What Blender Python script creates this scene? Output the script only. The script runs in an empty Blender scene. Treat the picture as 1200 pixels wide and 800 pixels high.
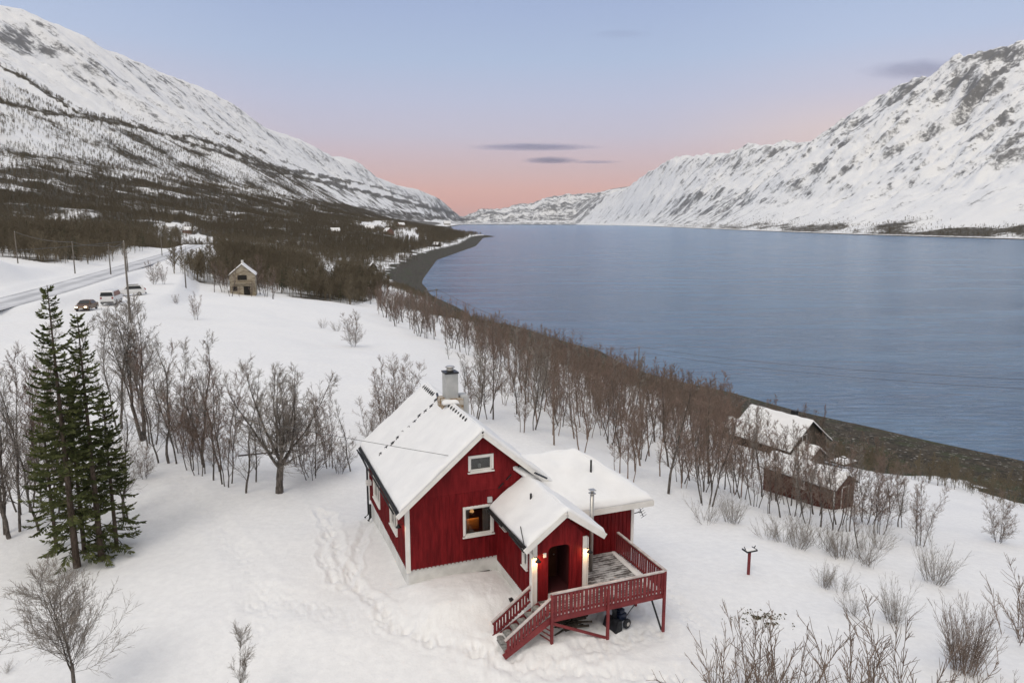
import bpy, bmesh, math, random
import numpy as np
from mathutils import Vector, Matrix
random.seed(7)
sc = bpy.context.scene
col = sc.collection
# ------------------------------------------------------------------ camera geometry
F, PIT, CZ = 840.0, math.radians(9.46), 33.0
def ray(x, y):
    u = (x - 600) / F; v = (y - 400) / F
    return np.array([u, math.cos(PIT) - v * math.sin(PIT), -math.sin(PIT) - v * math.cos(PIT)])
def at_drop(x, y, drop):
    r = ray(x, y); s = drop / r[2]
    return (r[0] * s, r[1] * s, CZ + drop)
# ------------------------------------------------------------------ noise
_rs = np.random.RandomState(5)
_perm = np.tile(_rs.permutation(512), 2)
_ang = _rs.rand(512) * 2 * np.pi
_gx, _gy = np.cos(_ang), np.sin(_ang)
def pnoise(x, y, off=0):
    x = np.asarray(x, float) + off * 17.3; y = np.asarray(y, float) - off * 9.1
    xi = np.floor(x).astype(int); yi = np.floor(y).astype(int)
    fx, fy = x - xi, y - yi
    u = fx * fx * fx * (fx * (fx * 6 - 15) + 10); v = fy * fy * fy * (fy * (fy * 6 - 15) + 10)
    def g(ix, iy, dx, dy):
        h = _perm[(_perm[ix & 511] + iy) & 511]
        return _gx[h] * dx + _gy[h] * dy
    a = g(xi, yi, fx, fy); b = g(xi + 1, yi, fx - 1, fy)
    c = g(xi, yi + 1, fx, fy - 1); d = g(xi + 1, yi + 1, fx - 1, fy - 1)
    return (a + u * (b - a) + v * ((c + u * (d - c)) - (a + u * (b - a)))) * 1.5
def fbm(x, y, n=4, off=0, gain=.5):
    s = 0; a = 1; f = 1
    for k in range(n):
        s = s + a * pnoise(x * f, y * f, off + k * 3.7); a *= gain; f *= 2.03
    return s
def ridged(x, y, n=4, off=0, gain=.5):
    s = 0; a = 1; f = 1
    for k in range(n):
        s = s + a * (1 - 2 * np.abs(pnoise(x * f, y * f, off + k * 5.1))); a *= gain; f *= 2.03
    return s
def sstep(a, b, x):
    t = np.clip((x - a) / (b - a), 0, 1); return t * t * (3 - 2 * t)
# ------------------------------------------------------------------ terrain
HOX, HOY, HOZ, HROT = -4.229, 27.082, 19.09, math.radians(21.34)
def hw(a, b, c=0):
    return (HOX + a * math.cos(HROT) - b * math.sin(HROT), HOY + a * math.sin(HROT) + b * math.cos(HROT), HOZ + c)
ctrl = []
for p in [(0,800,-15.6),(300,800,-15.6),(600,800,-15.7),(900,800,-16.0),(1200,800,-16.4),(0,650,-15.2),(200,650,-15.1),
          (400,700,-15.15),(328,578,-15.0),(200,560,-14.9),(60,560,-14.8),(100,470,-14.3),(250,450,-14.2),(400,480,-15.0),
          (450,540,-15.2),(520,470,-16.0),(600,455,-18.6),(560,415,-19.3),(900,680,-16.5),(1000,645,-17.6),(1100,700,-17.4),
          (1200,680,-18.4),(1100,600,-22.0),(1000,605,-20.6),(900,600,-19.2),(800,610,-17.3),(760,560,-18.2),(700,520,-19.6),
          (940,590,-21.6),(920,535,-26.0),(1060,560,-26.0),(500,390,-20.0),(0,400,-13.0),(100,400,-13.5),(300,400,-14.8),
          (420,400,-16.8),(300,350,-15.0),(190,338,-13.8),(410,364,-17.8),(102,362,-12.6),(160,347,-12.8),
          (0,355,-11.5),(50,343,-11.3),(100,328,-11.0),(150,313,-10.8),(200,298,-10.4),
          (0,304,-6.6),(60,311,-7.2),(120,331,-10.0),
          (1200,590,-29.0),(1100,565,-29.2),(1000,545,-29.5),(900,508,-29.5),(850,490,-29.5),(700,440,-29.6),(600,400,-29.6),(500,366,-29.6),(472,332,-29.6)]:
    ctrl.append(at_drop(*p))
SHORE = [(1200,540),(1020,500),(850,458),(700,410),(600,381),(540,362),(510,347),(497,325)]
shore_w = [at_drop(x, y, -CZ) for x, y in SHORE]
ctrl += shore_w
ctrl += [(x + 14, y + 12, -4.0) for x, y, z in shore_w]
ctrl += [(x + 45, y + 35, -9.0) for x, y, z in shore_w[::2]]
ctrl += [(100,55,0),(140,22,0),(185,-30,0),(120,10,7),(75,20,10),(60,-20,15.5),(20,-40,17.5),(-40,-40,18.5),(-80,20,20),(-90,60,21),
         (-62,164,16.6),(-25,185,9.5),(-45,245,9.5),(-105,215,20.5),(-72,232,14),(-36,240,5.5),(-130,150,25),(-170,230,27),(-150,356,23.5),(-100,330,16),
         (-200,120,31),(-200,10,32),(-240,300,33)]
for a, b, c in [(-4,0,-1.0),(-4,8,-1.0),(-.5,4,-.7),(0,-1,-.8),(3,-2.5,-.95),(1.5,-5,-1.35),(4.15,-5.2,-1.4),(6.4,-5.2,-1.62),(8.85,-5.2,-1.93),(11,-2,-2.2),
                (4,-9,-1.75),(10,3,-2.4),(3,10,-1.5),(8,8,-2.6)]:
    ctrl.append(hw(a, b, c))
ctrl = np.array(ctrl)
S_ = 100.0
def _phi(r2): return r2 * np.log(r2 + 1e-12) * .5
_n = len(ctrl); _X = ctrl[:, :2] / S_
_K = _phi(((_X[:, None] - _X[None]) ** 2).sum(-1)) + np.eye(_n) * 2e-4
_P = np.c_[np.ones(_n), _X]
_A = np.zeros((_n + 3, _n + 3)); _A[:_n, :_n] = _K; _A[:_n, _n:] = _P; _A[_n:, :_n] = _P.T
_w = np.linalg.solve(_A, np.r_[ctrl[:, 2], 0, 0, 0])
def tps(x, y):
    x = np.asarray(x) / S_; y = np.asarray(y) / S_
    out = _w[_n] + _w[_n + 1] * x + _w[_n + 2] * y
    for k in range(_n):
        out = out + _w[k] * _phi((x - _X[k, 0]) ** 2 + (y - _X[k, 1]) ** 2)
    return out
# left valley side ------------------------------------------------
_sy = [-200, 0, 86, 125, 171, 207, 296, 388, 633, 1000, 1500, 1660, 1700, 1850, 3000, 5000, 8000, 9500]
_sx = [330, 160, 67, 40, 22, 0, -33, -50, -66, -50, -60, -38, -80, -190, -240, -420, -560, -420]
SKY_L = [(-120,-40),(0,8),(30,12),(55,24),(85,37),(110,54),(155,70),(200,90),(235,103),(265,120),(290,140),(310,150),(350,163),(375,176),(393,196),
         (400,187),(415,188),(435,205),(455,213),(470,219),(490,222),(520,235),(545,245),(560,250),(575,253)]
_pxY = ([-120, 0, 100, 200, 300, 350, 390, 400, 450, 500, 550, 575], [2200, 2400, 2900, 3700, 4800, 5500, 6000, 6700, 7500, 8500, 9500, 10000])
_ly, _lu, _lh = [], [], []
for px, py in SKY_L:
    Y = np.interp(px, *_pxY); r = ray(px, py); s = Y / r[1]
    _ly.append(Y); _lu.append(max(250, np.interp(Y, _sy, _sx) - r[0] * s)); _lh.append(CZ + r[2] * s)
_ly = np.array(_ly); _lu = np.array(_lu); _lh = np.array(_lh)
LQ = np.array([0, 15, 80, 200, 350, 600, 900, 1250, 1500, 1650, 1900, 2600, 4000]) / 1650.
LZ = np.array([0, 2.5, 9, 26, 46, 109, 262, 470, 655, 742, 765, 740, 700]) / 742.
def z_left(x, y):
    xs = np.interp(y, _sy, _sx)
    u = xs - x
    yy = np.clip(y, _ly[0], _ly[-1])
    ur = np.interp(yy, _ly, _lu); hr = np.interp(yy, _ly, _lh)
    q = u / ur
    near = np.interp(u, [0, 15, 80, 200, 350], [0, 2.5, 9, 26, 46])
    z = np.interp(q, LQ, LZ) * hr
    k = sstep(120, 420, u)
    z = near * (1 - k) + z * k
    z = np.where(u < 0, np.maximum(u * .25, -12), z)
    amp = sstep(.2, .7, q) * (1 - .75 * sstep(.93, 1.0, q) * (1 - sstep(1.0, 1.15, q)))
    sc_ = hr / 742.
    rel = ridged(y / 260, u / 900, 5, 2) * 16 + fbm(y / 90 + u / 200, u / 260, 5, 9) * 9 + fbm(x / 24, y / 24, 4, 4) * 2.6
    z = z + amp * rel * np.clip(sc_, .3, 1)
    z = z + sstep(60, 300, u) * (1 - amp) * fbm(x / 130, y / 130, 4, 1) * 5
    return z, u, q
# right range ------------------------------------------------------
_ry = [0, 1345, 1870, 2797, 4000, 5600, 7000, 8200, 9500, 11000]
_rx = [1000, 957, 888, 899, 960, 1040, 940, 740, 400, -120]
SKY_R = [(1330,30),(1200,53),(1175,55),(1153,62),(1140,68),(1120,76),(1108,90),(1100,93),(1077,98),(1060,98),(1047,108),(1030,118),(1012,135),(990,147),(980,163),(965,168),
         (933,170),(900,173),(878,175),(863,177),(850,183),(830,184),(800,188),(785,189),(770,198),(752,210),(740,219),(722,226),(700,231),(670,239),(640,247),(610,256)]
_pxR = ([610, 640, 670, 700, 722, 750, 800, 870, 965, 1000, 1100, 1200, 1330], [11000, 10200, 9500, 8800, 8200, 7400, 6400, 5300, 4300, 3950, 3350, 2950, 2700])
_qy, _qu, _qh = [], [], []
for px, py in SKY_R[::-1]:
    Y = np.interp(px, *_pxR); r = ray(px, py); s = Y / r[1]
    _qy.append(Y); _qu.append(r[0] * s - np.interp(Y, _ry, _rx)); _qh.append(CZ + r[2] * s)
_o = np.argsort(_qy); _qy = np.array(_qy)[_o]; _qu = np.maximum(300, np.array(_qu)[_o]); _qh = np.array(_qh)[_o]
RQ = np.array([0, .02, .1, .25, .5, .75, .9, 1, 1.12, 1.6, 3])
RZ = np.array([0, .006, .045, .15, .42, .72, .90, 1, 1.0, .9, .8])
def z_right(x, y):
    u = x - np.interp(y, _ry, _rx)
    yy = np.clip(y, _qy[0], _qy[-1])
    ur = np.interp(yy, _qy, _qu); hr = np.interp(yy, _qy, _qh)
    q = u / ur
    z = np.interp(q, RQ, RZ) * hr
    z = z * (1 - sstep(10600, 11600, y))
    z = np.where(u < 0, np.maximum(u * .25, -12), z)
    wob = fbm(y / 500, u / 500, 3, 6) * .5
    amp = sstep(.05, .5, q) * (1 - .8 * sstep(.94, 1.0, q) * (1 - sstep(1.0, 1.1, q)))
    rel = ridged(y / 230 + wob, u / 1300, 6, 12) * 32 + fbm(x / 130, y / 130, 5, 14) * 20 + fbm(x / 22, y / 22, 4, 15) * 1.8 + ridged(x / 70, y / 60, 3, 19) * 3.5
    z = z + amp * rel * np.clip(hr / 690., .35, 1)
    # foreshore terrace mounds
    z = z + sstep(.02, .12, q) * (1 - sstep(.2, .35, q)) * fbm(x / 160, y / 160, 3, 16) * 9
    return z, u, q
SKY_F = [(560,251),(575,247),(590,248),(600,244),(618,240),(640,233),(665,230),(700,226),(720,222),(740,219),(765,214),(800,214)]
def z_far(x, y):
    px = 600 + (x / np.maximum(y, 1)) * F * math.cos(PIT)
    top = np.interp(px, [p[0] for p in SKY_F], [p[1] for p in SKY_F])
    R0 = 10400.
    hc = CZ + (260 - top) / F * math.cos(PIT) ** 2 * R0 * 1.0
    zz = np.interp(y, [8300, 8700, 9400, R0, 11200, 14000], [0, .12, .55, 1, 1.0, .8]) * hc
    w = sstep(520, 565, px) * (1 - sstep(760, 800, px))
    amp = sstep(8400, 9200, y) * (1 - .7 * sstep(10000, R0, y))
    return np.where(y < 8300, -12, (zz + amp * (ridged(x / 600, y / 900, 5, 21) * 42 + fbm(x / 200, y / 200, 5, 22) * 30)) * w + (w - 1) * 10)
ROADW = [at_drop(*p) for p in [(0,356,-11.5),(50,343,-11.3),(100,328.5,-11.0),(150,313.5,-10.8),(200,298,-10.4),(232,287,-10.0)]]
ROADW += []
_d = np.array(ROADW[0]) - np.array(ROADW[1])
ROADW = [tuple(np.array(ROADW[0]) + _d * k) for k in (9, 5, 2)] + ROADW
def _catmull(P, n=14):
    P = [np.array(p, float) for p in P]; out = []
    for i in range(len(P) - 1):
        p0 = P[max(i - 1, 0)]; p1 = P[i]; p2 = P[i + 1]; p3 = P[min(i + 2, len(P) - 1)]
        for k in range(n):
            t = k / n
            out.append(.5 * ((2 * p1) + (-p0 + p2) * t + (2 * p0 - 5 * p1 + 4 * p2 - p3) * t * t + (-p0 + 3 * p1 - 3 * p2 + p3) * t ** 3))
    out.append(P[-1]); return np.array(out)
ROADC = _catmull(ROADW)
# smooth the road's heights
for _ in range(6): ROADC[1:-1, 2] = (ROADC[:-2, 2] + ROADC[1:-1, 2] + ROADC[2:, 2]) / 3
# parking spur in front of the cars
PARKC = _catmull([at_drop(*p) for p in [(20,372,-12.2),(95,364,-12.5),(150,352,-12.6),(185,335,-12.2),(200,312,-11.2)]], 8)
def seg_dist(x, y, C):
    best = np.full(np.shape(x), 1e9); bz = np.zeros(np.shape(x))
    for i in range(len(C) - 1):
        ax, ay, az = C[i]; bx, by, bz_ = C[i + 1]
        dx, dy = bx - ax, by - ay; L = dx * dx + dy * dy
        t = np.clip(((x - ax) * dx + (y - ay) * dy) / L, 0, 1)
        d = np.hypot(x - ax - t * dx, y - ay - t * dy)
        m = d < best; best = np.where(m, d, best); bz = np.where(m, az + t * (bz_ - az), bz)
    return best, bz
# trodden paths (pixels of the photograph -> ground)
def terrain(x, y, detail=True):
    x = np.asarray(x, float); y = np.asarray(y, float)
    shp = np.broadcast(x, y).shape
    x = np.broadcast_to(x, shp).ravel(); y = np.broadcast_to(y, shp).ravel()
    r = np.hypot(x, y)
    zl, u, q = z_left(x, y); zr, u2, q2 = z_right(x, y); zf = z_far(x, y)
    z = np.maximum(np.maximum(zl, zr), zf)
    m = r < 460
    if m.any():
        k = 1 - sstep(260, 450, r[m]); zt = tps(x[m], y[m]); z[m] = z[m] * (1 - k) + zt * k
    m = (r < 900) & (x < -20)
    if m.any():
        d, rz = seg_dist(x[m], y[m], ROADC)
        k = 1 - sstep(4.5, 13, d); z[m] = z[m] * (1 - k) + rz * k + .35 * np.exp(-((d - 5.6) / 1.0) ** 2)
    m = (r < 250) & (x < -20)
    if m.any():
        d, rz = seg_dist(x[m], y[m], PARKC)
        k = (1 - sstep(3.0, 7, d)); z[m] = z[m] * (1 - k) + rz * k
    if detail:
        m = (r < 400) & (z > .3)
        if m.any():
            X, Y, Z = x[m], y[m], z[m]; k = sstep(.3, 2.5, Z)
            rd, _ = seg_dist(X, Y, ROADC); k = k * sstep(3.5, 7, rd)
            Z = Z + k * (fbm(X / 14, Y / 14, 3, 31) * .28 + fbm(X / 2.6, Y / 2.6, 3, 32) * .028)
            z[m] = Z
        m = r < 60
        if m.any():
            X, Y, Z = x[m], y[m], z[m]
            for C, wdt, dep in TRAILS:
                d, _ = seg_dist(X, Y, C)
                d = d + pnoise(X / 1.1, Y / 1.1, 40) * .25
                w = np.exp(-(d / wdt) ** 2)
                Z = Z - dep * w * (.25 + 1.5 * np.abs(pnoise(X / .38, Y / .38, 41))) + dep * .35 * np.exp(-((d - wdt * 1.8) / (wdt * .5)) ** 2)
            # churned snow round the steps, cleared patch by the gable
            for (a, b, ra, dp) in [(1.6,-5.4,1.7,.10),(5.5,-4.0,2.6,.12),(2.0,-1.4,1.9,.05),(8.0,-3.0,2.0,.1),(3.2,-6.0,1.5,.1)]:
                c = hw(a, b); w = np.exp(-(((X - c[0]) ** 2 + (Y - c[1]) ** 2) / ra ** 2))
                Z = Z + w * dp * (fbm(X / .6, Y / .6, 3, 44) * .6)
            c = hw(2.0, -1.3); w = 1 - sstep(1.1, 2.4, np.maximum(np.abs((X - c[0]) * math.cos(HROT) + (Y - c[1]) * math.sin(HROT)) * .85, np.abs(-(X - c[0]) * math.sin(HROT) + (Y - c[1]) * math.cos(HROT)) * 1.35))
            Z = Z + .36 * w
            z[m] = Z
    return z.reshape(shp)
TRAILS = []
def T1(x, y): return float(terrain(np.array([x]), np.array([y]))[0])
def ground_px(px, py, lift=0.0):
    """the point of the ground that a line of sight through the photo's pixel meets"""
    r = ray(px, py); t = np.concatenate([np.linspace(12, 150, 700), np.geomspace(150.3, 9000, 900)])
    X, Y, Z = r[0] * t, r[1] * t, CZ + r[2] * t
    h = terrain(X, Y, False); i = np.argmax(Z < h + lift)
    a = t[max(i - 1, 0)]; b = t[i]
    tt = np.linspace(a, b, 12); k = np.argmax(CZ + r[2] * tt < terrain(r[0] * tt, r[1] * tt, False) + lift)
    s = tt[k]; x, y = r[0] * s, r[1] * s
    return (float(x), float(y), T1(x, y))
def world_of(pxs): return [ground_px(*p) for p in pxs]
TRAILS_ = [([(386,600),(392,630),(398,660),(420,690),(470,735),(560,765)], .24, .12), ([(430,610),(420,640),(412,672),(400,690)], .2, .1), ([(372,596),(384,622),(378,650),(392,680)], .2, .12),
          ([(596,770),(640,785),(700,792),(800,800)], .5, .13), ([(300,700),(400,720),(520,748),(590,768)], .6, .07),
          ([(780,690),(800,720),(840,760),(850,800)], .4, .08), ([(210,560),(260,620),(300,680),(310,740)], .5, .06), ([(776,742),(740,752),(690,765)], .5, .1)]
TRAILS = [(np.array(world_of(p)), w, d) for p, w, d in TRAILS_]
# ------------------------------------------------------------------ node helper
def new_mat(name):
    m = bpy.data.materials.new(name); m.use_nodes = True
    nt = m.node_tree; b = nt.nodes['Principled BSDF']; return m, nt, b
def NN(nt, t, ins=None, **kw):
    n = nt.nodes.new(t)
    for k, v in kw.items(): setattr(n, k, v)
    for k, v in (ins or {}).items():
        s = n.inputs[k]
        if isinstance(v, bpy.types.NodeSocket): nt.links.new(v, s)
        else: s.default_value = v
    return n
def MIX(nt, f, a, b):
    n = nt.nodes.new('ShaderNodeMix'); n.data_type = 'RGBA'
    for s, v in ((n.inputs[0], f), (n.inputs[6], a), (n.inputs[7], b)):
        if isinstance(v, bpy.types.NodeSocket): nt.links.new(v, s)
        elif isinstance(v, (int, float)): s.default_value = v
        else: s.default_value = (*v, 1) if len(v) == 3 else v
    return n.outputs[2]
def MATH(nt, op, a, b=0.0, c=None, clamp=False):
    n = nt.nodes.new('ShaderNodeMath'); n.operation = op; n.use_clamp = clamp
    for i, v in enumerate((a, b, c)):
        if v is None: continue
        if isinstance(v, bpy.types.NodeSocket): nt.links.new(v, n.inputs[i])
        else: n.inputs[i].default_value = v
    return n.outputs[0]
def NOISE(nt, vec, scale, detail=4, rough=.55, dist=0):
    return NN(nt, 'ShaderNodeTexNoise', {'Vector': vec, 'Scale': scale, 'Detail': detail, 'Roughness': rough, 'Distortion': dist}).outputs['Fac']
def RAMP(nt, f, a, b, clampv=True):
    return NN(nt, 'ShaderNodeMapRange', {'Value': f, 'From Min': a, 'From Max': b}, interpolation_type='SMOOTHSTEP').outputs[0]
def BUMP(nt, h, strength, dist, normal=None):
    ins = {'Height': h, 'Strength': strength, 'Distance': dist}
    if normal is not None: ins['Normal'] = normal
    return NN(nt, 'ShaderNodeBump', ins).outputs[0]
def TC(nt, which='Object'): return NN(nt, 'ShaderNodeTexCoord').outputs[which]
def SCALE(nt, vec, s, rot=(0,0,0)):
    return NN(nt, 'ShaderNodeMapping', {'Vector': vec, 'Scale': s, 'Rotation': rot}).outputs[0]
def ATTR(nt, name): return NN(nt, 'ShaderNodeAttribute', attribute_name=name).outputs['Fac']
SNOW = (.84, .84, .845)
# ------------------------------------------------------------------ ground material
gm, nt, B = new_mat('snow_ground')
P = TC(nt)
beach, forest, rock, road = (ATTR(nt, n) for n in ('beach', 'forest', 'rock', 'road'))
n1 = NOISE(nt, P, .35, 6, .6); n2 = NOISE(nt, P, 3.0, 6, .65); n3 = NOISE(nt, P, .06, 5, .6); n4 = NOISE(nt, P, 14, 4, .6)
snowc = MIX(nt, RAMP(nt, n2, .3, .75), (.80, .80, .805), (.87, .87, .87))
# forest floor: dark scrub and bare ground showing in clumps
fclump = RAMP(nt, MATH(nt, 'ADD', MATH(nt, 'MULTIPLY', forest, 1.05), MATH(nt, 'MULTIPLY', MATH(nt, 'SUBTRACT', NOISE(nt, P, .085, 8, .72), .5), 1.1)), .42, .72)
fcol = MIX(nt, RAMP(nt, n1, .3, .7), (.045, .040, .028), (.10, .085, .062))
c = MIX(nt, fclump, snowc, fcol)
# rock
nA = MATH(nt, 'MULTIPLY', MATH(nt, 'SUBTRACT', NOISE(nt, SCALE(nt, P, (.009, .05, .012)), 1.0, 9, .75, .3), .5), .8)
nB = MATH(nt, 'MULTIPLY', MATH(nt, 'SUBTRACT', NOISE(nt, P, .06, 10, .84), .5), 1.35)
gate = RAMP(nt, rock, 0.0, .06)
rk = MATH(nt, 'MULTIPLY', RAMP(nt, MATH(nt, 'ADD', rock, MATH(nt, 'MULTIPLY', MATH(nt, 'ADD', nA, nB), gate)), .36, .62), .92)
c = MIX(nt, rk, c, MIX(nt, n2, (.07, .072, .078), (.17, .165, .16)))
# beach: wet weed and stones
bt = RAMP(nt, MATH(nt, 'ADD', beach, MATH(nt, 'MULTIPLY', MATH(nt, 'SUBTRACT', n1, .5), 1.7)), .44, .56)
bcol = MIX(nt, RAMP(nt, NOISE(nt, P, .8, 8, .75), .38, .62), (.020, .017, .011), (.085, .068, .045))
bcol = MIX(nt, RAMP(nt, NOISE(nt, P, .16, 5, .6), .50, .62), bcol, (.045, .05, .022))
bcol = MIX(nt, RAMP(nt, NOISE(nt, P, 1.7, 3, .5), .62, .68), bcol, (.30, .28, .25))
c = MIX(nt, bt, c, bcol)
nt.links.new(c, B.inputs['Base Color'])
B.inputs['Roughness'].default_value = .75
B.inputs['Specular IOR Level'].default_value = .15
h = MATH(nt, 'ADD', MATH(nt, 'MULTIPLY', n1, .22), MATH(nt, 'MULTIPLY', n2, .07))
h = MATH(nt, 'ADD', h, MATH(nt, 'MULTIPLY', n4, .018))
nt.links.new(BUMP(nt, h, .55, 1.0), B.inputs['Normal'])
ground_mat = gm
# ------------------------------------------------------------------ terrain mesh
fine = np.arange(-38, 38.01, .085)
side = np.array([-180,-176,-172,-168,-164,-160,-154,-148,-142,-136,-130,-124,-118,-112,-106,-100,-95,-90,-85,-80,-75,-70,-66,-62,-58,-55,-52,-50,-48,-46,-44.5,-43,-42,-41,-40.2,-39.5,-39,-38.5])
azs = np.radians(np.r_[side, fine, -side[::-1]])
rr = [4.0]
while rr[-1] < 700: rr.append(rr[-1] * (1.0048 if 22 < rr[-1] < 52 else 1.0075 if rr[-1] < 200 else 1.0085))
while rr[-1] < 13500: rr.append(rr[-1] * 1.0036)
rr = np.array(rr)
Rg, Ag = np.meshgrid(rr, azs, indexing='ij')
GX, GY = Rg * np.sin(Ag), Rg * np.cos(Ag)
GZ = terrain(GX, GY)
nr, na = GX.shape
print('terrain', nr, na, nr * na)
zl, uL, qL = z_left(GX, GY); zr, uR, qR = z_right(GX, GY)
uL = uL.reshape(nr, na)
DRp = np.maximum(GY * math.cos(PIT) - (GZ - CZ) * math.sin(PIT), 1)
PX = 600 + F * GX / DRp; PY = 400 - F * (GY * math.sin(PIT) + (GZ - CZ) * math.cos(PIT)) / DRp
right_side = (GX > 560) & (GY < 9000) & (zr > -2) | ((GX > 400) & (GY > 2500))
# slope
zdx = np.gradient(GZ, axis=0) / np.gradient(Rg, axis=0)
arc = np.maximum(np.gradient(Ag, axis=1) * Rg, 1e-3); zda = np.gradient(GZ, axis=1) / arc
slope = np.hypot(zdx, zda)
# masks -----------------------------------------------------------
def pdist(PXa, PYa, poly):
    best = np.full(PXa.shape, 1e9)
    for (ax, ay), (bx, by) in zip(poly[:-1], poly[1:]):
        dx, dy = bx - ax, by - ay; L = dx * dx + dy * dy
        t = np.clip(((PXa - ax) * dx + (PYa - ay) * dy) / L, 0, 1)
        best = np.minimum(best, np.hypot(PXa - ax - t * dx, PYa - ay - t * dy))
    return best
# the valley side's vegetation belts, as they run along the slope (height above eye / distance from the fjord's axis)
lat = np.maximum(575 - PX, 4); ratio = (260 - PY) / lat
left = (GX < 0) & (Rg > 180) & ~right_side
# forest density
wig = fbm(GY / 300, GX / 300, 3, 50) * .02
dens = np.zeros_like(GZ)
low = 1 - sstep(.105, .165, ratio + wig + .03 * fbm(GX / 60, GY / 60, 3, 51))
dens = np.where(left, low * np.clip(1.0 + .65 * fbm(GX / 45, GY / 70, 4, 66), .4, 1), 0)
mid = sstep(.10, .15, ratio) * (1 - sstep(.225, .27, ratio + wig)) * np.clip(.55 + .5 * fbm(GX / 110, GY / 160, 4, 52), 0, 1)
dens = np.maximum(dens, np.where(left, mid, 0))
up = sstep(.22, .25, ratio) * (1 - sstep(.25, .35, ratio)) * np.clip(.12 + .5 * fbm(GX / 70, GY / 90, 4, 53), 0, 1)
dens = np.maximum(dens, np.where(left & (PX > 130), up, 0))
belts = [([(-60,106),(0,119),(50,131),(100,138),(150,146),(200,160),(250,177),(300,193),(350,207),(400,218),(470,236),(530,249)], 3.2, 1.0),
         ([(-60,50),(0,78),(30,92),(60,113),(95,134),(140,143)], 2.6, .95),
         ([(215,158),(260,172),(300,188),(330,199),(362,203),(410,214)], 3.0, .85),
         ([(250,155),(285,168),(320,184),(364,201)], 1.3, .75), ([(300,166),(330,182),(364,203)], 1.0, .6),
         ([(420,203),(436,214),(470,224),(500,236)], 1.3, .7), ([(380,212),(420,213),(450,222),(490,236),(530,250)], 1.7, .8),
         ([(0,140),(40,143),(90,140)], 4, .45)]
for poly, w, a in belts:
    w = w * .85; a = min(a, .86); d = pdist(PX, PY, poly) + fbm(PX / 9, PY / 5, 3, 55) * 2.2
    dens = np.maximum(dens, np.where(left, a * (1 - sstep(w * .6, w * 1.5, d)), 0))
wedge = (PY > 96 + (PX + 0) * .42) & (PY < 122 + PX * .2) & (PX < 100)
dens = np.maximum(dens, np.where(left & wedge, .42 + .25 * fbm(GX / 60, GY / 60, 3, 56), 0))
# clearings low down towards the shore; open snow of the farms
for cx, cy, rx, ry in [(440,264,22,5),(480,275,26,7),(520,262,26,5),(385,320,26,9),(548,262,20,4),(205,268,24,7),(230,283,22,7),(455,285,16,5),(350,335,9,5)]:
    e = ((PX - cx) / rx) ** 2 + ((PY - cy) / ry) ** 2 + fbm(PX / 12, PY / 6, 3, 57) * .9
    dens = np.where(left, dens * sstep(.2, 1.6, e), dens)
for cx, cy, rx, ry in [(505,273,20,5),(490,262,30,3.0),(530,277,18,6),(425,295,75,22),(400,345,26,13),(470,300,26,9)]:
    e = ((PX - cx) / rx) ** 2 + ((PY - cy) / ry) ** 2
    dens = np.where(left & (Rg > 300), np.maximum(dens, .85 * (1 - sstep(.6, 1.2, e))), dens)
shore_u = np.interp(GY, _sy, _sx) - GX
snowstrip = (1 - sstep(22, 42, shore_u + 14 * fbm(GX / 40, GY / 40, 2, 58))) * (Rg > 250) 
dens = dens * (1 - np.where(left, snowstrip, 0))
rd, _ = seg_dist(GX.ravel(), GY.ravel(), ROADC); rd = rd.reshape(GX.shape)
pdk, _ = seg_dist(GX.ravel(), GY.ravel(), PARKC); pdk = pdk.reshape(GX.shape)
dens = dens * sstep(8, 17, rd)
# near snow field stays open: the field's rim as seen
rim = np.interp(PX, [-50,0,20,60,120,150,190,240,300,360,410,440,470], [300,301,303,309,333,322,318,333,340,352,360,350,335])
dens = np.where((PY > rim) & (Rg < 400), 0, dens)
# right side: scrub at the foot
dr = (1 - sstep(.055, .12, qR.reshape(GX.shape) + .05 * fbm(GX / 200, GY / 200, 4, 60))) * sstep(.004, .018, qR.reshape(GX.shape)) * np.clip(.95 - (GY - 1300) / 9000, 0.3, 1)
dr = dr * np.clip(1.0 + .7 * fbm(GY / 220, GX / 80, 3, 61), 0, 1)
dens = np.where(right_side, dr, dens)
beachm = (1 - sstep(2.9, 4.1, GZ + .7 * fbm(GX / 9, GY / 9, 3, 62))) * (GX < 500)
beachm = np.maximum(beachm, (GX >= 500) * (1 - sstep(1.2, 2.2, GZ)))
# rock
SLr = sstep(.55, 1.15, slope)
rn = ridged(GY / 190 + .3 * fbm(GX / 300, GY / 300, 3, 70), (GZ) / 420, 5, 71) * .5 + fbm(GX / 60, GY / 60, 5, 72, .65) * .55
rockm = np.zeros_like(GZ)
qq = qR.reshape(GX.shape)
rockR = .015 + .35 * rn + (.20 - .14 * sstep(4200, 6500, GY)) * SLr + .12 * sstep(.5, .95, qq)
streak = sstep(.15, .75, ridged(GY / 75 + fbm(GX / 260, GY / 260, 3, 73), GZ / 900, 3, 74)) * (1 - sstep(.35, .62, qq)) * sstep(.05, .12, qq)
rockR = rockR + .22 * streak * sstep(2500, 4200, GY) * (1 - .6 * sstep(5200, 7000, GY))
rockm = np.where(right_side, rockR, rockm)
ql = qL.reshape(GX.shape)
rockL = sstep(.50, .66, ql) * (.10 + .30 * rn + .17 * SLr)
rockL = np.maximum(rockL, sstep(.5, .6, ratio) * 0)
for cx, cy, rx, ry, a in [(30,50,26,13,.22),(65,60,20,7,.2),(75,98,26,8,.18),(8,42,14,14,.2),(12,75,10,9,.15),(105,48,14,24,.12),(157,72,10,5,.15),(180,92,26,18,.1),(238,115,7,6,.12)]:
    e = ((PX - cx) / rx) ** 2 + ((PY - cy) / ry) ** 2
    rockL = rockL + a * np.exp(-e) * (ql > .5)
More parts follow.
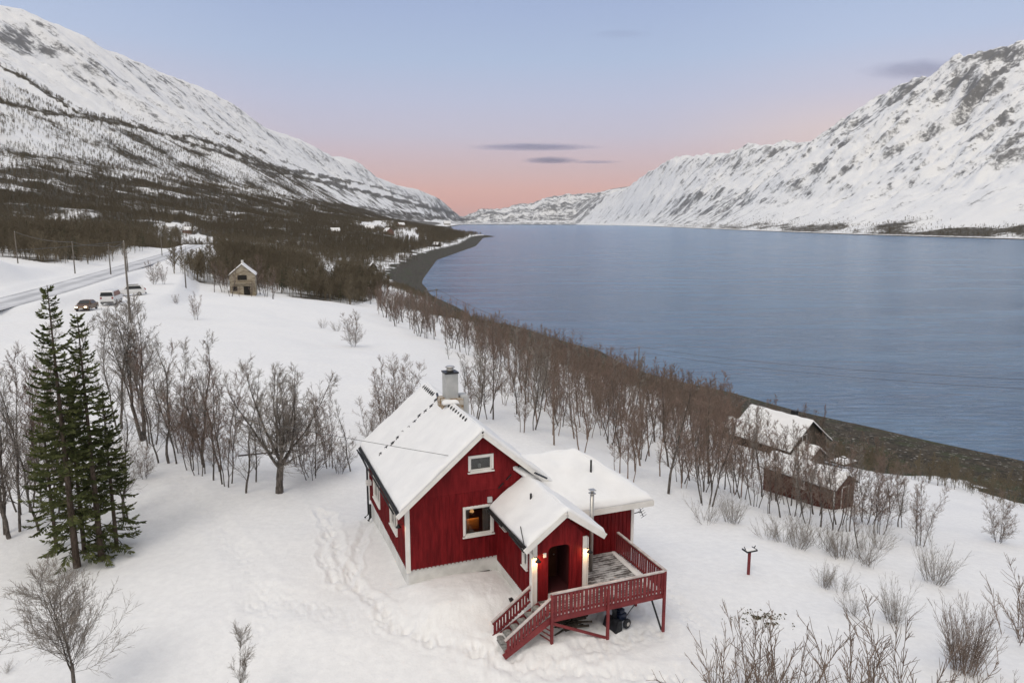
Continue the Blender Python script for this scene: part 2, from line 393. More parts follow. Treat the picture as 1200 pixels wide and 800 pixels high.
for cx, cy, rx, ry, a in [(1125,100,22,22,.22),(1160,64,12,7,.28),(1068,105,14,7,.18),(1165,100,30,50,.08),(1130,165,30,20,.10),(1000,150,14,16,.12),(1052,135,14,6,.08),(1185,170,25,20,.07)]:
    e = ((PX - cx) / rx) ** 2 + ((PY - cy) / ry) ** 2
    rockm = rockm + np.where(right_side, a * np.exp(-e), 0)
rockm = np.where(left & (Rg > 700), rockL, rockm)
rockm = np.where((GY > 8300) & (GX > -900), .30 + .4 * rn, rockm)
rockm = np.where(Rg > 700, np.maximum(rockm, 0), rockm)
gforest = np.where(Rg < 600, dens * .6, dens * .78)
def sheet(name, mask, label=None):
    fi, fj = np.nonzero(mask)
    v = np.stack([fi * na + fj, fi * na + fj + 1, (fi + 1) * na + fj + 1, (fi + 1) * na + fj], 1)
    ids, inv = np.unique(v.ravel(), return_inverse=True)
    m = bpy.data.meshes.new(name)
    co = np.stack([GX.ravel()[ids], GY.ravel()[ids], GZ.ravel()[ids]], 1)
    nf = len(v)
    m.vertices.add(len(ids)); m.vertices.foreach_set('co', co.ravel().astype(np.float32))
    m.loops.add(nf * 4); m.loops.foreach_set('vertex_index', inv.reshape(-1, 4)[:, ::-1].ravel().astype(np.int32))
    m.polygons.add(nf); m.polygons.foreach_set('loop_start', np.arange(0, nf * 4, 4, dtype=np.int32))
    m.polygons.foreach_set('use_smooth', np.ones(nf, bool)); m.update(); m.validate()
    for an, arr in (('beach', beachm), ('forest', gforest), ('rock', rockm), ('road', rd)):
        a = m.attributes.new(an, 'FLOAT', 'POINT'); a.data.foreach_set('value', arr.ravel()[ids].astype(np.float32))
    m.materials.append(ground_mat)
    o = bpy.data.objects.new(name, m); col.objects.link(o); o['kind'] = 'structure'
    return o
fr_ = np.zeros((nr - 1, na - 1), bool)
zmx = np.maximum(np.maximum(GZ[:-1, :-1], GZ[1:, 1:]), np.maximum(GZ[1:, :-1], GZ[:-1, 1:]))
keep = zmx > -4
a_in = (np.abs(np.degrees(azs[:-1])) < 75)[None, :] & np.ones((nr - 1, 1), bool)
Rm = Rg[:-1, :-1]; RS = right_side[:-1, :-1]; Gy = GY[:-1, :-1]; Gx = GX[:-1, :-1]
nearm = Rm < 430
farm = (Gy > 8600) & (Gx > -330)
sheet('ground', nearm & keep)
sheet('mountainside', ~nearm & ~RS & ~farm & keep & a_in)
sheet('mountain', ~nearm & RS & ~farm & keep & a_in)
sheet('hills', ~nearm & farm & keep & a_in)
# ------------------------------------------------------------------ water
wm, nt, B = new_mat('fjord_water')
P = TC(nt)
w1 = NOISE(nt, SCALE(nt, P, (.16, .62, 1), (0, 0, math.radians(-7))), 1.0, 5, .6, .8)
w2 = NOISE(nt, SCALE(nt, P, (.6, 1.3, 1), (0, 0, math.radians(12))), 1.9, 4, .6)
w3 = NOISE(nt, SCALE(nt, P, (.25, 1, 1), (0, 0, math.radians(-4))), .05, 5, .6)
h = MATH(nt, 'ADD', MATH(nt, 'MULTIPLY', MATH(nt, 'POWER', RAMP(nt, w1, .25, .75), 1.6), .8), MATH(nt, 'MULTIPLY', w2, .42))
h = MATH(nt, 'ADD', h, MATH(nt, 'MULTIPLY', w3, 1.5))
nt.links.new(BUMP(nt, h, 1.0, 3.6), B.inputs['Normal'])
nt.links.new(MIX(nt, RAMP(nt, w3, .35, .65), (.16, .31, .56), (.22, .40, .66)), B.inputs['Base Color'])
nt.links.new(MATH(nt, 'ADD', MATH(nt, 'MULTIPLY', RAMP(nt, w3, .3, .7), .10), .10), B.inputs['Roughness'])
B.inputs['IOR'].default_value = 1.38
bm = bmesh.new()
vs = [bm.verts.new(p) for p in ((-3500, -300, 0), (6500, -300, 0), (6500, 13500, 0), (-3500, 13500, 0))]; bm.faces.new(vs)
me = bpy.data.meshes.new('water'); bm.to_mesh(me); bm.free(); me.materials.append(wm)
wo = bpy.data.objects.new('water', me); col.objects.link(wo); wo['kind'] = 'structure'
# ------------------------------------------------------------------ world
w = bpy.data.worlds.new('World'); sc.world = w; w.use_nodes = True
nt = w.node_tree; nt.nodes.clear()
SUN_EL, SUN_AZ = math.radians(52), math.radians(205)      # azimuth clockwise from +Y
sky = NN(nt, 'ShaderNodeTexSky', sky_type='NISHITA', sun_disc=False, sun_elevation=SUN_EL, sun_rotation=SUN_AZ, altitude=50, air_density=1.0, dust_density=.5, ozone_density=2.0)
bg1 = NN(nt, 'ShaderNodeBackground', {'Color': sky.outputs[0], 'Strength': .010})
tc = NN(nt, 'ShaderNodeTexCoord').outputs['Generated']
sep = NN(nt, 'ShaderNodeSeparateXYZ', {'Vector': tc})
def srgb(r, g, b): return tuple(((v / 255) / 12.92 if v / 255 < .04045 else ((v / 255 + .055) / 1.055) ** 2.4) for v in (r, g, b))
z = sep.outputs[2]
rp = nt.nodes.new('ShaderNodeValToRGB'); nt.links.new(MATH(nt, 'MULTIPLY', z, 1.0), rp.inputs[0])
E = rp.color_ramp.elements
stops = [(0.0, (198,156,154)), (.024, (215,160,151)), (.042, (220,168,158)), (.0685, (212,178,177)), (.113, (196,187,201)), (.156, (186,188,209)), (.207, (172,186,212)), (.27, (161,176,208)), (.5, (150,170,206)), (.72, (188,196,212)), (1.0, (252,247,240))]
E[0].position = 0; E[0].color = (*srgb(*stops[0][1]), 1); E[1].position = 1; E[1].color = (*srgb(*stops[-1][1]), 1)
for p, c_ in stops[1:-1]:
    e = E.new(p); e.color = (*srgb(*c_), 1)
# towards the right the dusk glow climbs higher and turns creamy; the side behind the viewer is pale
rp2 = nt.nodes.new('ShaderNodeValToRGB'); nt.links.new(z, rp2.inputs[0])
stops2 = [(0.0, (218,186,174)), (.08, (222,192,184)), (.115, (220,199,196)), (.16, (198,194,209)), (.215, (180,192,217)), (.28, (168,184,214)), (.5, (152,171,206)), (.72, (188,196,212)), (1.0, (252,247,240))]
E = rp2.color_ramp.elements
E[0].position = 0; E[0].color = (*srgb(*stops2[0][1]), 1); E[1].position = 1; E[1].color = (*srgb(*stops2[-1][1]), 1)
for p, c_ in stops2[1:-1]:
    e = E.new(p); e.color = (*srgb(*c_), 1)
fr = RAMP(nt, MATH(nt, 'ABSOLUTE', MATH(nt, 'ADD', sep.outputs[0], .05)), .2, .5)
front = MIX(nt, fr, rp.outputs[0], rp2.outputs[0])
back = MIX(nt, RAMP(nt, z, 0, .9), srgb(162, 159, 158), srgb(250, 242, 230))
colr = MIX(nt, RAMP(nt, sep.outputs[1], .25, -.45), front, back)
bg2 = NN(nt, 'ShaderNodeBackground', {'Color': colr, 'Strength': .97})
ad = NN(nt, 'ShaderNodeAddShader'); nt.links.new(bg1.outputs[0], ad.inputs[0]); nt.links.new(bg2.outputs[0], ad.inputs[1])
out = NN(nt, 'ShaderNodeOutputWorld'); nt.links.new(ad.outputs[0], out.inputs[0])
L = bpy.data.lights.new('sun', 'SUN'); L.energy = .9; L.angle = math.radians(22); L.color = (1, .93, .83)
lo = bpy.data.objects.new('sun', L); col.objects.link(lo)
sd = Vector((math.sin(SUN_AZ) * math.cos(SUN_EL), math.cos(SUN_AZ) * math.cos(SUN_EL), math.sin(SUN_EL)))
lo.rotation_euler = sd.to_track_quat('Z', 'Y').to_euler(); lo.location = (-60, -40, 90)
cam = bpy.data.cameras.new('camera'); co = bpy.data.objects.new('camera', cam); col.objects.link(co)
co.location = (0, 0, CZ); co.rotation_euler = (math.radians(90) - PIT, 0, 0)
cam.sensor_width = 36; cam.lens = 36 * F / 1200; cam.clip_start = .5; cam.clip_end = 40000
sc.camera = co
sc.view_settings.view_transform = 'Standard'; sc.view_settings.look = 'None'; sc.view_settings.exposure = .09; sc.view_settings.gamma = 1
sc.view_settings.use_curve_mapping = False
sc.render.engine = 'CYCLES'; sc.cycles.use_denoising = True; sc.cycles.max_bounces = 6; sc.cycles.transparent_max_bounces = 12
sc.cycles.volume_bounces = 0; sc.cycles.volume_max_steps = 64; sc.cycles.caustics_reflective = False; sc.cycles.caustics_refractive = False
# ------------------------------------------------------------------ mesh helpers
def mesh_np(name, V, Fq, mat, smooth=False):
    m = bpy.data.meshes.new(name); V = np.asarray(V, np.float32); Fq = np.asarray(Fq, np.int32); k = Fq.shape[1]; nf = len(Fq)
    m.vertices.add(len(V)); m.vertices.foreach_set('co', V.ravel())
    m.loops.add(nf * k); m.loops.foreach_set('vertex_index', Fq.ravel())
    m.polygons.add(nf); m.polygons.foreach_set('loop_start', np.arange(0, nf * k, k, dtype=np.int32))
    if smooth: m.polygons.foreach_set('use_smooth', np.ones(nf, bool))
    m.update(); m.materials.append(mat); return m
def prisms(segs, k=3):
    S = np.asarray(segs, float); p0, r0, p1, r1 = S[:, 0:3], S[:, 3], S[:, 4:7], S[:, 7]
    d = p1 - p0; d /= np.linalg.norm(d, axis=1)[:, None] + 1e-9
    a = np.where(np.abs(d[:, 2:3]) < .9, np.array([[0, 0, 1.]]), np.array([[1., 0, 0]]))
    u = np.cross(d, a); u /= np.linalg.norm(u, axis=1)[:, None]; v = np.cross(d, u)
    n = len(S); V = np.zeros((n, 2 * k, 3)); ph = np.random.RandomState(n).rand(n) * 6.28
    for i in range(k):
        t = ph + 2 * np.pi * i / k; w = np.cos(t)[:, None] * u + np.sin(t)[:, None] * v
        V[:, i] = p0 + w * r0[:, None]; V[:, k + i] = p1 + w * r1[:, None]
    base = (np.arange(n) * 2 * k)[:, None]
    Fs = [base + np.array([[i, (i + 1) % k, k + (i + 1) % k, k + i]]) for i in range(k)]
    return V.reshape(-1, 3), np.stack(Fs, 1).reshape(-1, 4)
def join_np(parts):
    V, Fq, o = [], [], 0
    for v, f in parts: V.append(v); Fq.append(f + o); o += len(v)
    return np.concatenate(V), np.concatenate(Fq)
def noisemat(name, c1, c2, scale=3, rough=.85, bump=0, spec=.2, detail=4, lo=.3, hi=.7, metal=0, stretch=(1,1,1)):
    m, nt, B = new_mat(name); P = SCALE(nt, TC(nt), stretch); n = NOISE(nt, P, scale, detail, .6)
    nt.links.new(MIX(nt, RAMP(nt, n, lo, hi), c1, c2), B.inputs['Base Color'])
    B.inputs['Roughness'].default_value = rough; B.inputs['Specular IOR Level'].default_value = spec; B.inputs['Metallic'].default_value = metal
    if bump: nt.links.new(BUMP(nt, n, .6, bump), B.inputs['Normal'])
    return m
M_bark = noisemat('bark_birch', (.055, .047, .04), (.17, .15, .135), 5, stretch=(3, 3, 1), bump=.01)
M_twig = noisemat('twig_brown', (.165, .125, .10), (.28, .215, .175), .8)
M_twigr = noisemat('twig_reddish', (.175, .125, .10), (.29, .21, .17), .8)
M_twigg = noisemat('twig_grey', (.19, .165, .14), (.32, .285, .25), .8)
M_far = noisemat('far_wood', (.125, .105, .072), (.24, .195, .135), .02)
M_far2 = noisemat('far_wood_green', (.045, .052, .030), (.085, .09, .05), .02)
M_needle = noisemat('spruce_needles', (.055, .070, .026), (.15, .165, .065), 1.2, lo=.35, hi=.65)
M_sbark = noisemat('spruce_bark', (.06, .045, .035), (.13, .10, .08), 6, stretch=(2, 2, .7))
# ------------------------------------------------------------------ bare trees
def bare_tree(seed, h, stems=1, spread=.35, r0=.07, first=.25, dens=1.0, twig=.006, bend=.08, l1=.42, lvl3=True, lean=.1, tipr=.3, fork=None):
    R = random.Random(seed); woods, tw = [], []; wood = None
    def jit(d, s): return (d + Vector((R.gauss(0, s), R.gauss(0, s), R.gauss(0, s)))).normalized()
    def off(d, ang):
        a = R.uniform(0, 6.283); t = d.cross(Vector((0, 0, 1)) if abs(d.z) < .95 else Vector((1, 0, 0))).normalized()
        t.rotate(Matrix.Rotation(a, 3, d)); return (d * math.cos(ang) + t * math.sin(ang)).normalized()
    def grow(p, d, L, r, lv):
        nonlocal wood
        n = (max(8, int(L / .45)) if lv == 0 else max(4, int(L / .28)) if lv == 1 else 3 if lv == 2 else 2)
        out = wood if lv <= 1 else tw; step = L / n
        for i in range(n):
            t = (i + 1) / n; ra = r * (1 - i / n * (1 - tipr * .4)) ; rb = r * (1 - t * (1 - tipr * .4))
            d = jit(d, bend * (1 + .5 * lv)); d = (d + Vector((0, 0, .09 if lv < 3 else .04))).normalized()
            q = p + d * step; out.append((*p, max(ra, twig * .8), *q, max(rb, twig * .7)))
            if lv == 0 and t > first:
                k = dens * 2.2; k = int(k) + (R.random() < k % 1)
                for _ in range(k):
                    LL = h * l1 * (1.08 - t) ** .8 * R.uniform(.5, 1.1) + .25
                    grow(p.lerp(q, R.random()), off(d, R.uniform(.45, .95) * (.6 + spread)), LL, rb * R.uniform(.3, .5), 1)
            elif lv == 1 and t > .15:
                k = dens * 1.7; k = int(k) + (R.random() < k % 1)
                for _ in range(k):
                    grow(p.lerp(q, R.random()), off(d, R.uniform(.4, .8)), max(.25, L * R.uniform(.22, .42) * (1.15 - t * .6)), max(rb * .5, twig * 1.5), 2)
            elif lv == 2 and lvl3:
                for _ in range(2 if R.random() < .7 * dens else 1):
                    grow(p.lerp(q, R.random()), off(d, R.uniform(.35, .7)), max(.14, L * R.uniform(.35, .6)), twig, 3)
            p = q
    for s in range(stems):
        a = 6.283 * (s + R.random() * .6) / stems; ln = lean * (1 if stems > 1 else .3) * R.uniform(.5, 1.5)
        d = Vector((math.cos(a) * ln, math.sin(a) * ln, 1)).normalized()
        b = Vector((math.cos(a), math.sin(a), 0)) * (.12 * (stems > 1)) * R.uniform(.5, 3); wood = []; woods.append(wood)
        if fork:
            p = Vector((0, 0, -.25)); top = h * fork[1]; k = 6
            for j in range(k):
                d = jit(d, .03); q = p + d * (top + .25) / k; wood.append((*p, r0 * (1.15 - .35 * j / k), *q, r0 * (1.15 - .35 * (j + 1) / k))); p = q
            for j in range(fork[0]):
                a2 = 6.283 * (j + R.uniform(-.3, .3)) / fork[0]; sp_ = fork[2] * (R.uniform(.55, 1.15) if j else .12)
                d2 = Vector((math.cos(a2) * sp_, math.sin(a2) * sp_, 1)).normalized()
                grow(p - d * R.uniform(0, top * .3), d2, h * (1 - fork[1]) * R.uniform(.85, 1.08), r0 * R.uniform(.26, .42) * (1.3 if fork[0] < 6 else 1), 0)
            continue
        grow(Vector((b.x, b.y, -.25)), d, h * R.uniform(.8, 1.0) if s else h, r0 * (1 if s == 0 else R.uniform(.6, .9)), 0)
    return woods, tw
TREELIB = {}
def tree_meshes(key, twm, **kw):
    if key not in TREELIB:
        woods, tw = bare_tree(**kw); tm = []
        for wd in woods:
            big = [s for s in wd if s[3] > .03]; sm = [s for s in wd if s[3] <= .03]
            parts = ([prisms(big, 6)] if big else []) + ([prisms(sm, 3)] if sm else [])
            tm.append(mesh_np('trunk', *join_np(parts), M_bark, True))
        TREELIB[key] = (tm, mesh_np('crown', *prisms(tw, 3), twm))
    return TREELIB[key]
def thing(name, loc, label, cat, rz=0, group=None, sc_=1):
    o = bpy.data.objects.new(name, None); col.objects.link(o); o.location = loc; o.rotation_euler = (0, 0, rz); o.scale = (sc_,) * 3
    o['label'] = label; o['category'] = cat; o.empty_display_size = .2
    if group: o['group'] = group
    return o
def child(name, me, parent):
    o = bpy.data.objects.new(name, me); col.objects.link(o); o.parent = parent; return o
def place_tree(name, meshes, loc, label, cat='tree', rz=0, s=1, group=None):
    t = thing(name, loc, label, cat, rz, group, s)
    for tm in meshes[0]: child('trunk', tm, t)
    child('crown', meshes[1], t); return t
for i in range(6):
    tree_meshes(('b', i), [M_twig, M_twigr, M_twigr, M_twig, M_twigg, M_twigr][i], seed=10 + i, h=6.5, stems=[1, 2, 3, 1, 2, 4][i], spread=[.3, .2, .25, .5, .3, .2][i], r0=[.075, .06, .055, .08, .06, .05][i], first=.28, dens=.9, twig=.0075, l1=.34, lean=.16)
for i in range(4):
    tree_meshes(('f', i), [M_twigr, M_twig, M_twigg, M_twigr][i], seed=80 + i, h=6.5, stems=[2, 3, 1, 4][i], spread=.4, r0=[.08, .07, .10, .06][i], first=.22, dens=.75, twig=.019, l1=.36, lean=.16, lvl3=False)
GB = 'slender bare birches of the tree belt'
# ---- belt between the snowfield and the beach
def inpoly(x, y, P):
    c = False
    for i in range(len(P)):
        x1, y1 = P[i]; x2, y2 = P[i - 1]
        if (y1 > y) != (y2 > y) and x < (x2 - x1) * (y - y1) / (y2 - y1) + x1: c = not c
    return c
belt_px = [(425,352),(452,380),(505,400),(545,416),(590,436),(612,452),(565,472),(548,500),(640,520),(700,548),(760,575),(812,592),(870,604),(885,590),(850,548),(862,505),(815,470),(760,452),(700,432),(640,408),(590,392),(540,376),(490,358),(450,338)]
BW = [ground_px(*p)[:2] for p in belt_px]
xs_, ys_ = [p[0] for p in BW], [p[1] for p in BW]
R = random.Random(4); cand = []
def far_enough(x, y, lst, d): return all((x - a) ** 2 + (y - b) ** 2 > d * d for a, b in lst)
tries = 0
while len(cand) < 212 and tries < 20000:
    tries += 1
    if R.random() < .62:
        # even share of the picture, so the far end of the belt is not empty
        x = R.uniform(min(xs_), max(xs_)); y = R.uniform(min(ys_), 130)
    else:
        x = R.uniform(min(xs_), max(xs_)); y = R.uniform(110, max(ys_))
    if inpoly(x, y, BW) and far_enough(x, y, cand, 1.7): cand.append((x, y))
R = random.Random(9)
for x, y in cand:
    dx, dy = x, y; z = T1(x, y)
    d = y * math.cos(PIT) - (z - CZ) * math.sin(PIT); px = 600 + F * x / d; py = 400 - F * (y * math.sin(PIT) + (z - CZ) * math.cos(PIT)) / d
    if px < 545: lb = 'slim bare birch in the belt beyond the snowfield, left of the chimney'; g = 'bare birches of the belt beyond the chimney'
    elif y > 100: lb = 'slim bare birch of the far strip between open snow and fjord'; g = 'bare birches along the dark beach'
    elif px < 770: lb = 'slim brown-twigged birch in the dense wood behind the red house roof'; g = 'birches behind the red house'
    else: lb = 'slim brown-twigged birch between red house and red shed'; g = 'birches between house and red shed'
    place_tree('birch_tree', TREELIB[('f', R.randrange(4))] if y > 105 else TREELIB[('b', R.randrange(6))], (x, y, z - .1), lb, 'tree', R.uniform(0, 6.28), R.uniform(.8, 1.2) * (1.08 if y < 80 else .86), g)
print('belt', len(cand))
# ---- single trees
def px_tree(px, py, hpx, key, label, group=None, rz=0, name='birch_tree', cat='tree', meshh=6.5):
    g = ground_px(px, py); dist = g[1] * math.cos(PIT) - (g[2] - CZ) * math.sin(PIT)
    s = hpx * dist / F / meshh / .97
    return place_tree(name, TREELIB[key], (g[0], g[1], g[2] - .08), label, cat, rz, s, group)
tree_meshes('big', M_twigg, seed=57, h=6.0, stems=1, spread=.6, r0=.165, first=.1, dens=.95, twig=.0058, bend=.08, l1=.36, lean=.03, fork=(10, .26, .8))
tree_meshes('y1', M_twigg, seed=61, h=8, stems=2, spread=.4, r0=.11, first=.2, dens=.95, twig=.0065, l1=.26, lean=.14, fork=(4, .3, .2))
tree_meshes('y2', M_twigg, seed=62, h=8, stems=2, spread=.35, r0=.09, first=.2, dens=1.1, twig=.0056, l1=.32, lean=.12)
tree_meshes('y3', M_twigr, seed=63, h=6.5, stems=4, spread=.2, r0=.045, first=.22, dens=1.0, twig=.0055, l1=.30, lean=.14)
tree_meshes('y4', M_twigg, seed=64, h=7, stems=1, spread=.3, r0=.065, first=.15, dens=1.0, twig=.0056, l1=.26, lean=.3)
tree_meshes('y5', M_twig, seed=65, h=5, stems=5, spread=.35, r0=.038, first=.18, dens=1.0, twig=.0055, l1=.36, lean=.3)
tree_meshes('fore', M_twigg, seed=66, h=4.6, stems=1, spread=.7, r0=.06, first=.08, dens=1.25, twig=.004, l1=.46, bend=.07, fork=(4, .35, .42))
tree_meshes('fore2', M_twigg, seed=67, h=3.4, stems=1, spread=.5, r0=.028, first=.08, dens=1.3, twig=.004, l1=.3, bend=.06)
T_ = px_tree
T_(328,578,158,'big','largest bare tree, thick dark trunk and wide round crown, left of the red house',name='bare_tree',meshh=6.2,rz=1.1)
T_(168,515,160,'y1','tall bare birch with two grey trunks just right of the dark spruces',meshh=8,rz=.3)
T_(186,540,118,'y4','thin birch leaning left between the twin-trunked birch and the reddish clump',meshh=7,rz=2.1)
T_(205,541,148,'y2','tall grey bare birch with two leaning stems, second clump right of the spruces',meshh=8,rz=1.4)
T_(234,556,110,'y3','clump of thin bare stems in front, left of the red-tinged birch clump',meshh=6.5,rz=.4)
T_(250,563,112,'y4','single pale slender birch at the left side of the red-tinged clump',meshh=7,rz=4)
T_(266,569,150,'y3','red-tinged clump of upright birch stems between grey birches and the largest tree',meshh=6.5,rz=2.2)
T_(288,579,140,'y4','slim birch with a tuft of twigs at its foot beside the largest bare tree',meshh=7,rz=5)
T_(366,561,100,'y5','many-stemmed bare tree fanning out just right of the largest bare tree',meshh=5,rz=1)
T_(411,553,85,'y4','thin bare birch left of the far end of the red house',meshh=7,rz=1.7)
T_(6,628,210,'y4','tall thin birch at the left edge of the photo beside the spruces',meshh=7,rz=.2)
T_(18,626,225,'y2','pale birch with two stems between the left edge and the spruces',meshh=8,rz=3)
T_(46,622,175,'y4','thin birch directly left of the spruces with its foot hidden in their shade',meshh=7,rz=2.6)
T_(62,600,180,'y3','thin-stemmed birch clump behind the left side of the spruces',meshh=6.5,rz=2.9)
T_(150,605,150,'y2','grey birch standing behind the right side of the spruces',meshh=8,rz=.9)
for k, (px, py, hh, ky, lb) in enumerate([(140,505,120,'y2','grey birch behind the twin-trunked birch, close beside the second spruce'),(176,520,130,'y3','bundle of thin stems just right of the twin-trunked birch'),
        (216,528,118,'y5','wide fine-twigged tree behind the two leaning grey stems'),(224,548,105,'y3','slight stem bundle left of the thin front clump'),(240,545,125,'y2','tall grey birch standing behind the red-tinged clump'),
        (258,552,120,'y4','straight thin birch behind the red-tinged clump'),(300,565,95,'y4','thin birch right beside the slim one with twigs at its foot'),(385,548,88,'y3','stem bundle right of the fan-shaped many-stemmed tree'),
        (350,545,90,'y3','stem bundle partly behind the largest bare tree'),(398,556,60,'y5','low fine bush-like tree close to the left wall side of the house'),(30,600,190,'y3','stem bundle behind the pale two-stemmed birch at the left'),
        (78,570,160,'y2','grey birch tops showing between the left edge trees and the spruces'),(170,560,60,'y5','low fine-twigged tree at the right foot of the spruces')]):
    T_(px, py, hh, ky, lb, rz=k * 1.7)
T_(452,505,88,'y3','bushy brown birch clump behind the left end of the house roof',meshh=6.5,rz=.9)
T_(470,500,86,'y5','dense many-stemmed tree right behind the far roof corner of the red house',meshh=5,rz=3.9)
T_(437,520,60,'y5','low bare tree at the far left corner of the red house',meshh=5,rz=2.9)
T_(548,465,52,'y2','pale small birch standing alone in the snow behind the chimney',meshh=8,rz=1.9)
T_(526,420,32,'y4','little birch standing alone in open snow left of the chimney pot',meshh=7,rz=1.9)
T_(415,405,42,'y5','small bare clump on the open snowfield below the crest',meshh=5,rz=.9)
T_(230,374,32,'y3','small upright shrub alone on the snowfield right of the power pole',meshh=6.5,rz=.9)
T_(207,357,12,'y5','tiny tuft of twigs on the snowfield under the crest',meshh=5)
T_(181,334,28,'y5','bare bush beside the road just behind the parked cars',meshh=5,rz=2)
T_(192,333,22,'y3','smaller bare bush to the right of the one behind the parked cars',meshh=6.5,rz=1)
T_(1170,640,60,'y5','small round bare tree alone on the snow at the far right near the beach',meshh=5,rz=.4)
T_(1077,640,85,'y3','bushy bare birch right of the low red shed',meshh=6.5,rz=.4)
T_(1056,618,70,'y2','grey birch between the red shed and the lone round tree',meshh=8,rz=.4)
T_(1030,625,95,'y3','tall bare birch clump at the right end of the low red shed',meshh=6.5,rz=2.4)
T_(1015,612,90,'y5','spreading bare tree touching the right gable of the low red shed',meshh=5,rz=1.4)
for k, (px, py, hh) in enumerate([(900,602,75),(915,606,85),(932,603,90),(948,612,78),(962,616,88),(977,620,96),(993,622,84),(1006,640,70),(885,594,80),(872,585,90),(1042,600,60),(858,575,95),(845,570,90),(1000,545,40),(1020,548,44),(985,540,36),(893,580,85),(906,584,90),(922,590,92),(940,596,95),(957,600,98),(985,612,100),(925,560,60),(955,565,62),(875,560,85),(888,552,70),(900,548,62),(935,548,52),(990,590,70),(940,508,38),(960,512,40),(1035,560,40),(905,500,36),(880,530,60),(862,540,62)]):
    T_(px, py, hh, ('b', (k * 5 + 1) % 6), 'thin bare birch standing close round the low red shed and the grey house', 'thin birches round the red shed and grey house', rz=k)
g = ground_px(95, 800)
def low_tree(px, py, top, key, label, mh, rz):      # a tree rooted below the frame
    x, y, z = ground_px(px, py); d = y * math.cos(PIT) - (z - CZ) * math.sin(PIT)
    place_tree('bare_tree', TREELIB[key], (x, y, z - .05), label, 'tree', rz, (py - top) * d / F / mh / .97, None)
low_tree(92, 838, 658, 'fore', 'bare grey tree rising from the bottom edge in front of the spruces', 4.6, .5)
low_tree(287, 850, 735, 'fore2', 'small bare treetop at the bottom edge between the spruces and the steps', 3.4, .5)
# ---- shrubs (multi-stem, no trunk)
def shrub_mesh(seed, h, n, spread, twm, r=.012, side=3, wild=.06):
    R = random.Random(seed); S = []
    for i in range(n):
        a = R.uniform(0, 6.283); t = spread * math.sqrt(R.random()); d = Vector((math.cos(a) * t, math.sin(a) * t, 1)).normalized()
        p = Vector((math.cos(a), math.sin(a), 0)) * .35 * h * spread * R.random(); p.z = -.15
        L = h * R.uniform(.6, 1.05); k = 7; rr_ = r * R.uniform(.6, 1)
        for j in range(k):
            d = (d + Vector((R.gauss(0, wild), R.gauss(0, wild), .02))).normalized(); q = p + d * L / k
            S.append((*p, rr_ * (1 - j / k * .7), *q, rr_ * (1 - (j + 1) / k * .7)))
            if j >= 1:
                for _ in range(side if R.random() < .8 else 1):
                    e = (d + Vector((R.gauss(0, .45), R.gauss(0, .45), R.gauss(0, .2)))).normalized(); l = L * R.uniform(.08, .2) * (1.3 - j / k)
                    q1 = p.lerp(q, R.random()); q2 = q1 + e * l; e2 = (e + Vector((R.gauss(0, .2), R.gauss(0, .2), .25))).normalized(); q3 = q2 + e2 * l * .8
                    S.append((*q1, r * .35, *q2, r * .3)); S.append((*q2, r * .3, *q3, r * .22))
                    if R.random() < .6:
                        e3 = (e + Vector((R.gauss(0, .5), R.gauss(0, .5), .1))).normalized(); q4 = q2 + e3 * l * .6; S.append((*q2, r * .28, *q4, r * .2))
            p = q
    return mesh_np('shrub', *prisms(S, 3), twm)
SH = {'fan': shrub_mesh(1, 2.0, 34, .5, M_twigg, .009), 'dense': shrub_mesh(2, 2.0, 64, .42, M_twig, .010), 'loose': shrub_mesh(3, 2.0, 18, .75, M_twigg, .010, wild=.1),
      'wild': shrub_mesh(4, 2.0, 13, .55, M_twig, .016, 4, .13), 'low': shrub_mesh(5, 2.0, 24, .9, M_twigg, .009, wild=.09), 'wild2': shrub_mesh(6, 2.0, 10, .8, M_twig, .017, 4, .16)}
def shrub(px, py, hpx, key, label, rz=0, group=None, sx=1.0):
    x, y, z = ground_px(px, py); d = y * math.cos(PIT) - (z - CZ) * math.sin(PIT); s = hpx * d / F / 2.0
    o = bpy.data.objects.new('bare_shrub', SH[key]); col.objects.link(o); o.location = (x, y, z); o.scale = (s * sx, s * sx, s); o.rotation_euler[2] = rz
    o['label'] = label; o['category'] = 'shrub'
    if group: o['group'] = group
shrub(1130,785,95,'dense','thick reddish-brown shrub of upright twigs at the lower right',.3,sx=.85)
shrub(1050,724,58,'fan','loose pale shrub up the slope from the thick reddish-brown one',1)
shrub(1096,680,62,'fan','fan-shaped dark shrub below the lone round tree',2)
shrub(1198,752,100,'wild2','large dark shrub cut by the right edge of the photo',.5)
shrub(825,609,40,'low','low grey shrub nearest the house corner, left of its twin',1)
shrub(858,612,45,'fan','grey shrub standing just right of the low one behind the bird table',2)
shrub(1000,715,40,'loose','very thin shrub left of the loose pale shrub on the slope',3)
for k, (px, py, hh) in enumerate([(900,628,34),(918,634,40),(936,640,46),(952,636,44),(968,642,40),(985,650,46),(1002,652,50),(1018,658,44),(966,682,34),(986,684,36),(1030,640,40)]):
    shrub(px, py, hh, ['low', 'loose', 'fan'][k % 3], 'thin pale bush in the row of bushes below the low red shed', k * 1.3, 'thin bushes below the red shed')
for k, (px, py, hh, ky, lb) in enumerate([(838,850,120,'wild2','sparse forked bush at the bottom edge, leftmost of those in front of the deck'),(880,850,140,'wild','bush with the tallest forked twigs at the bottom edge below the mossy bare patch'),
        (925,855,140,'wild','dense forked bush at the bottom edge right of the mossy bare patch'),(1000,860,160,'wild2','wide branching bush at the bottom edge left of the thick reddish-brown shrub'),
        (1062,860,150,'wild','thin forked bush at the bottom edge just left of the thick reddish-brown shrub'),(1175,850,90,'loose','wispy bush in the bottom right corner')]):
    shrub(px, py, hh, ky, lb, k * 2.2)
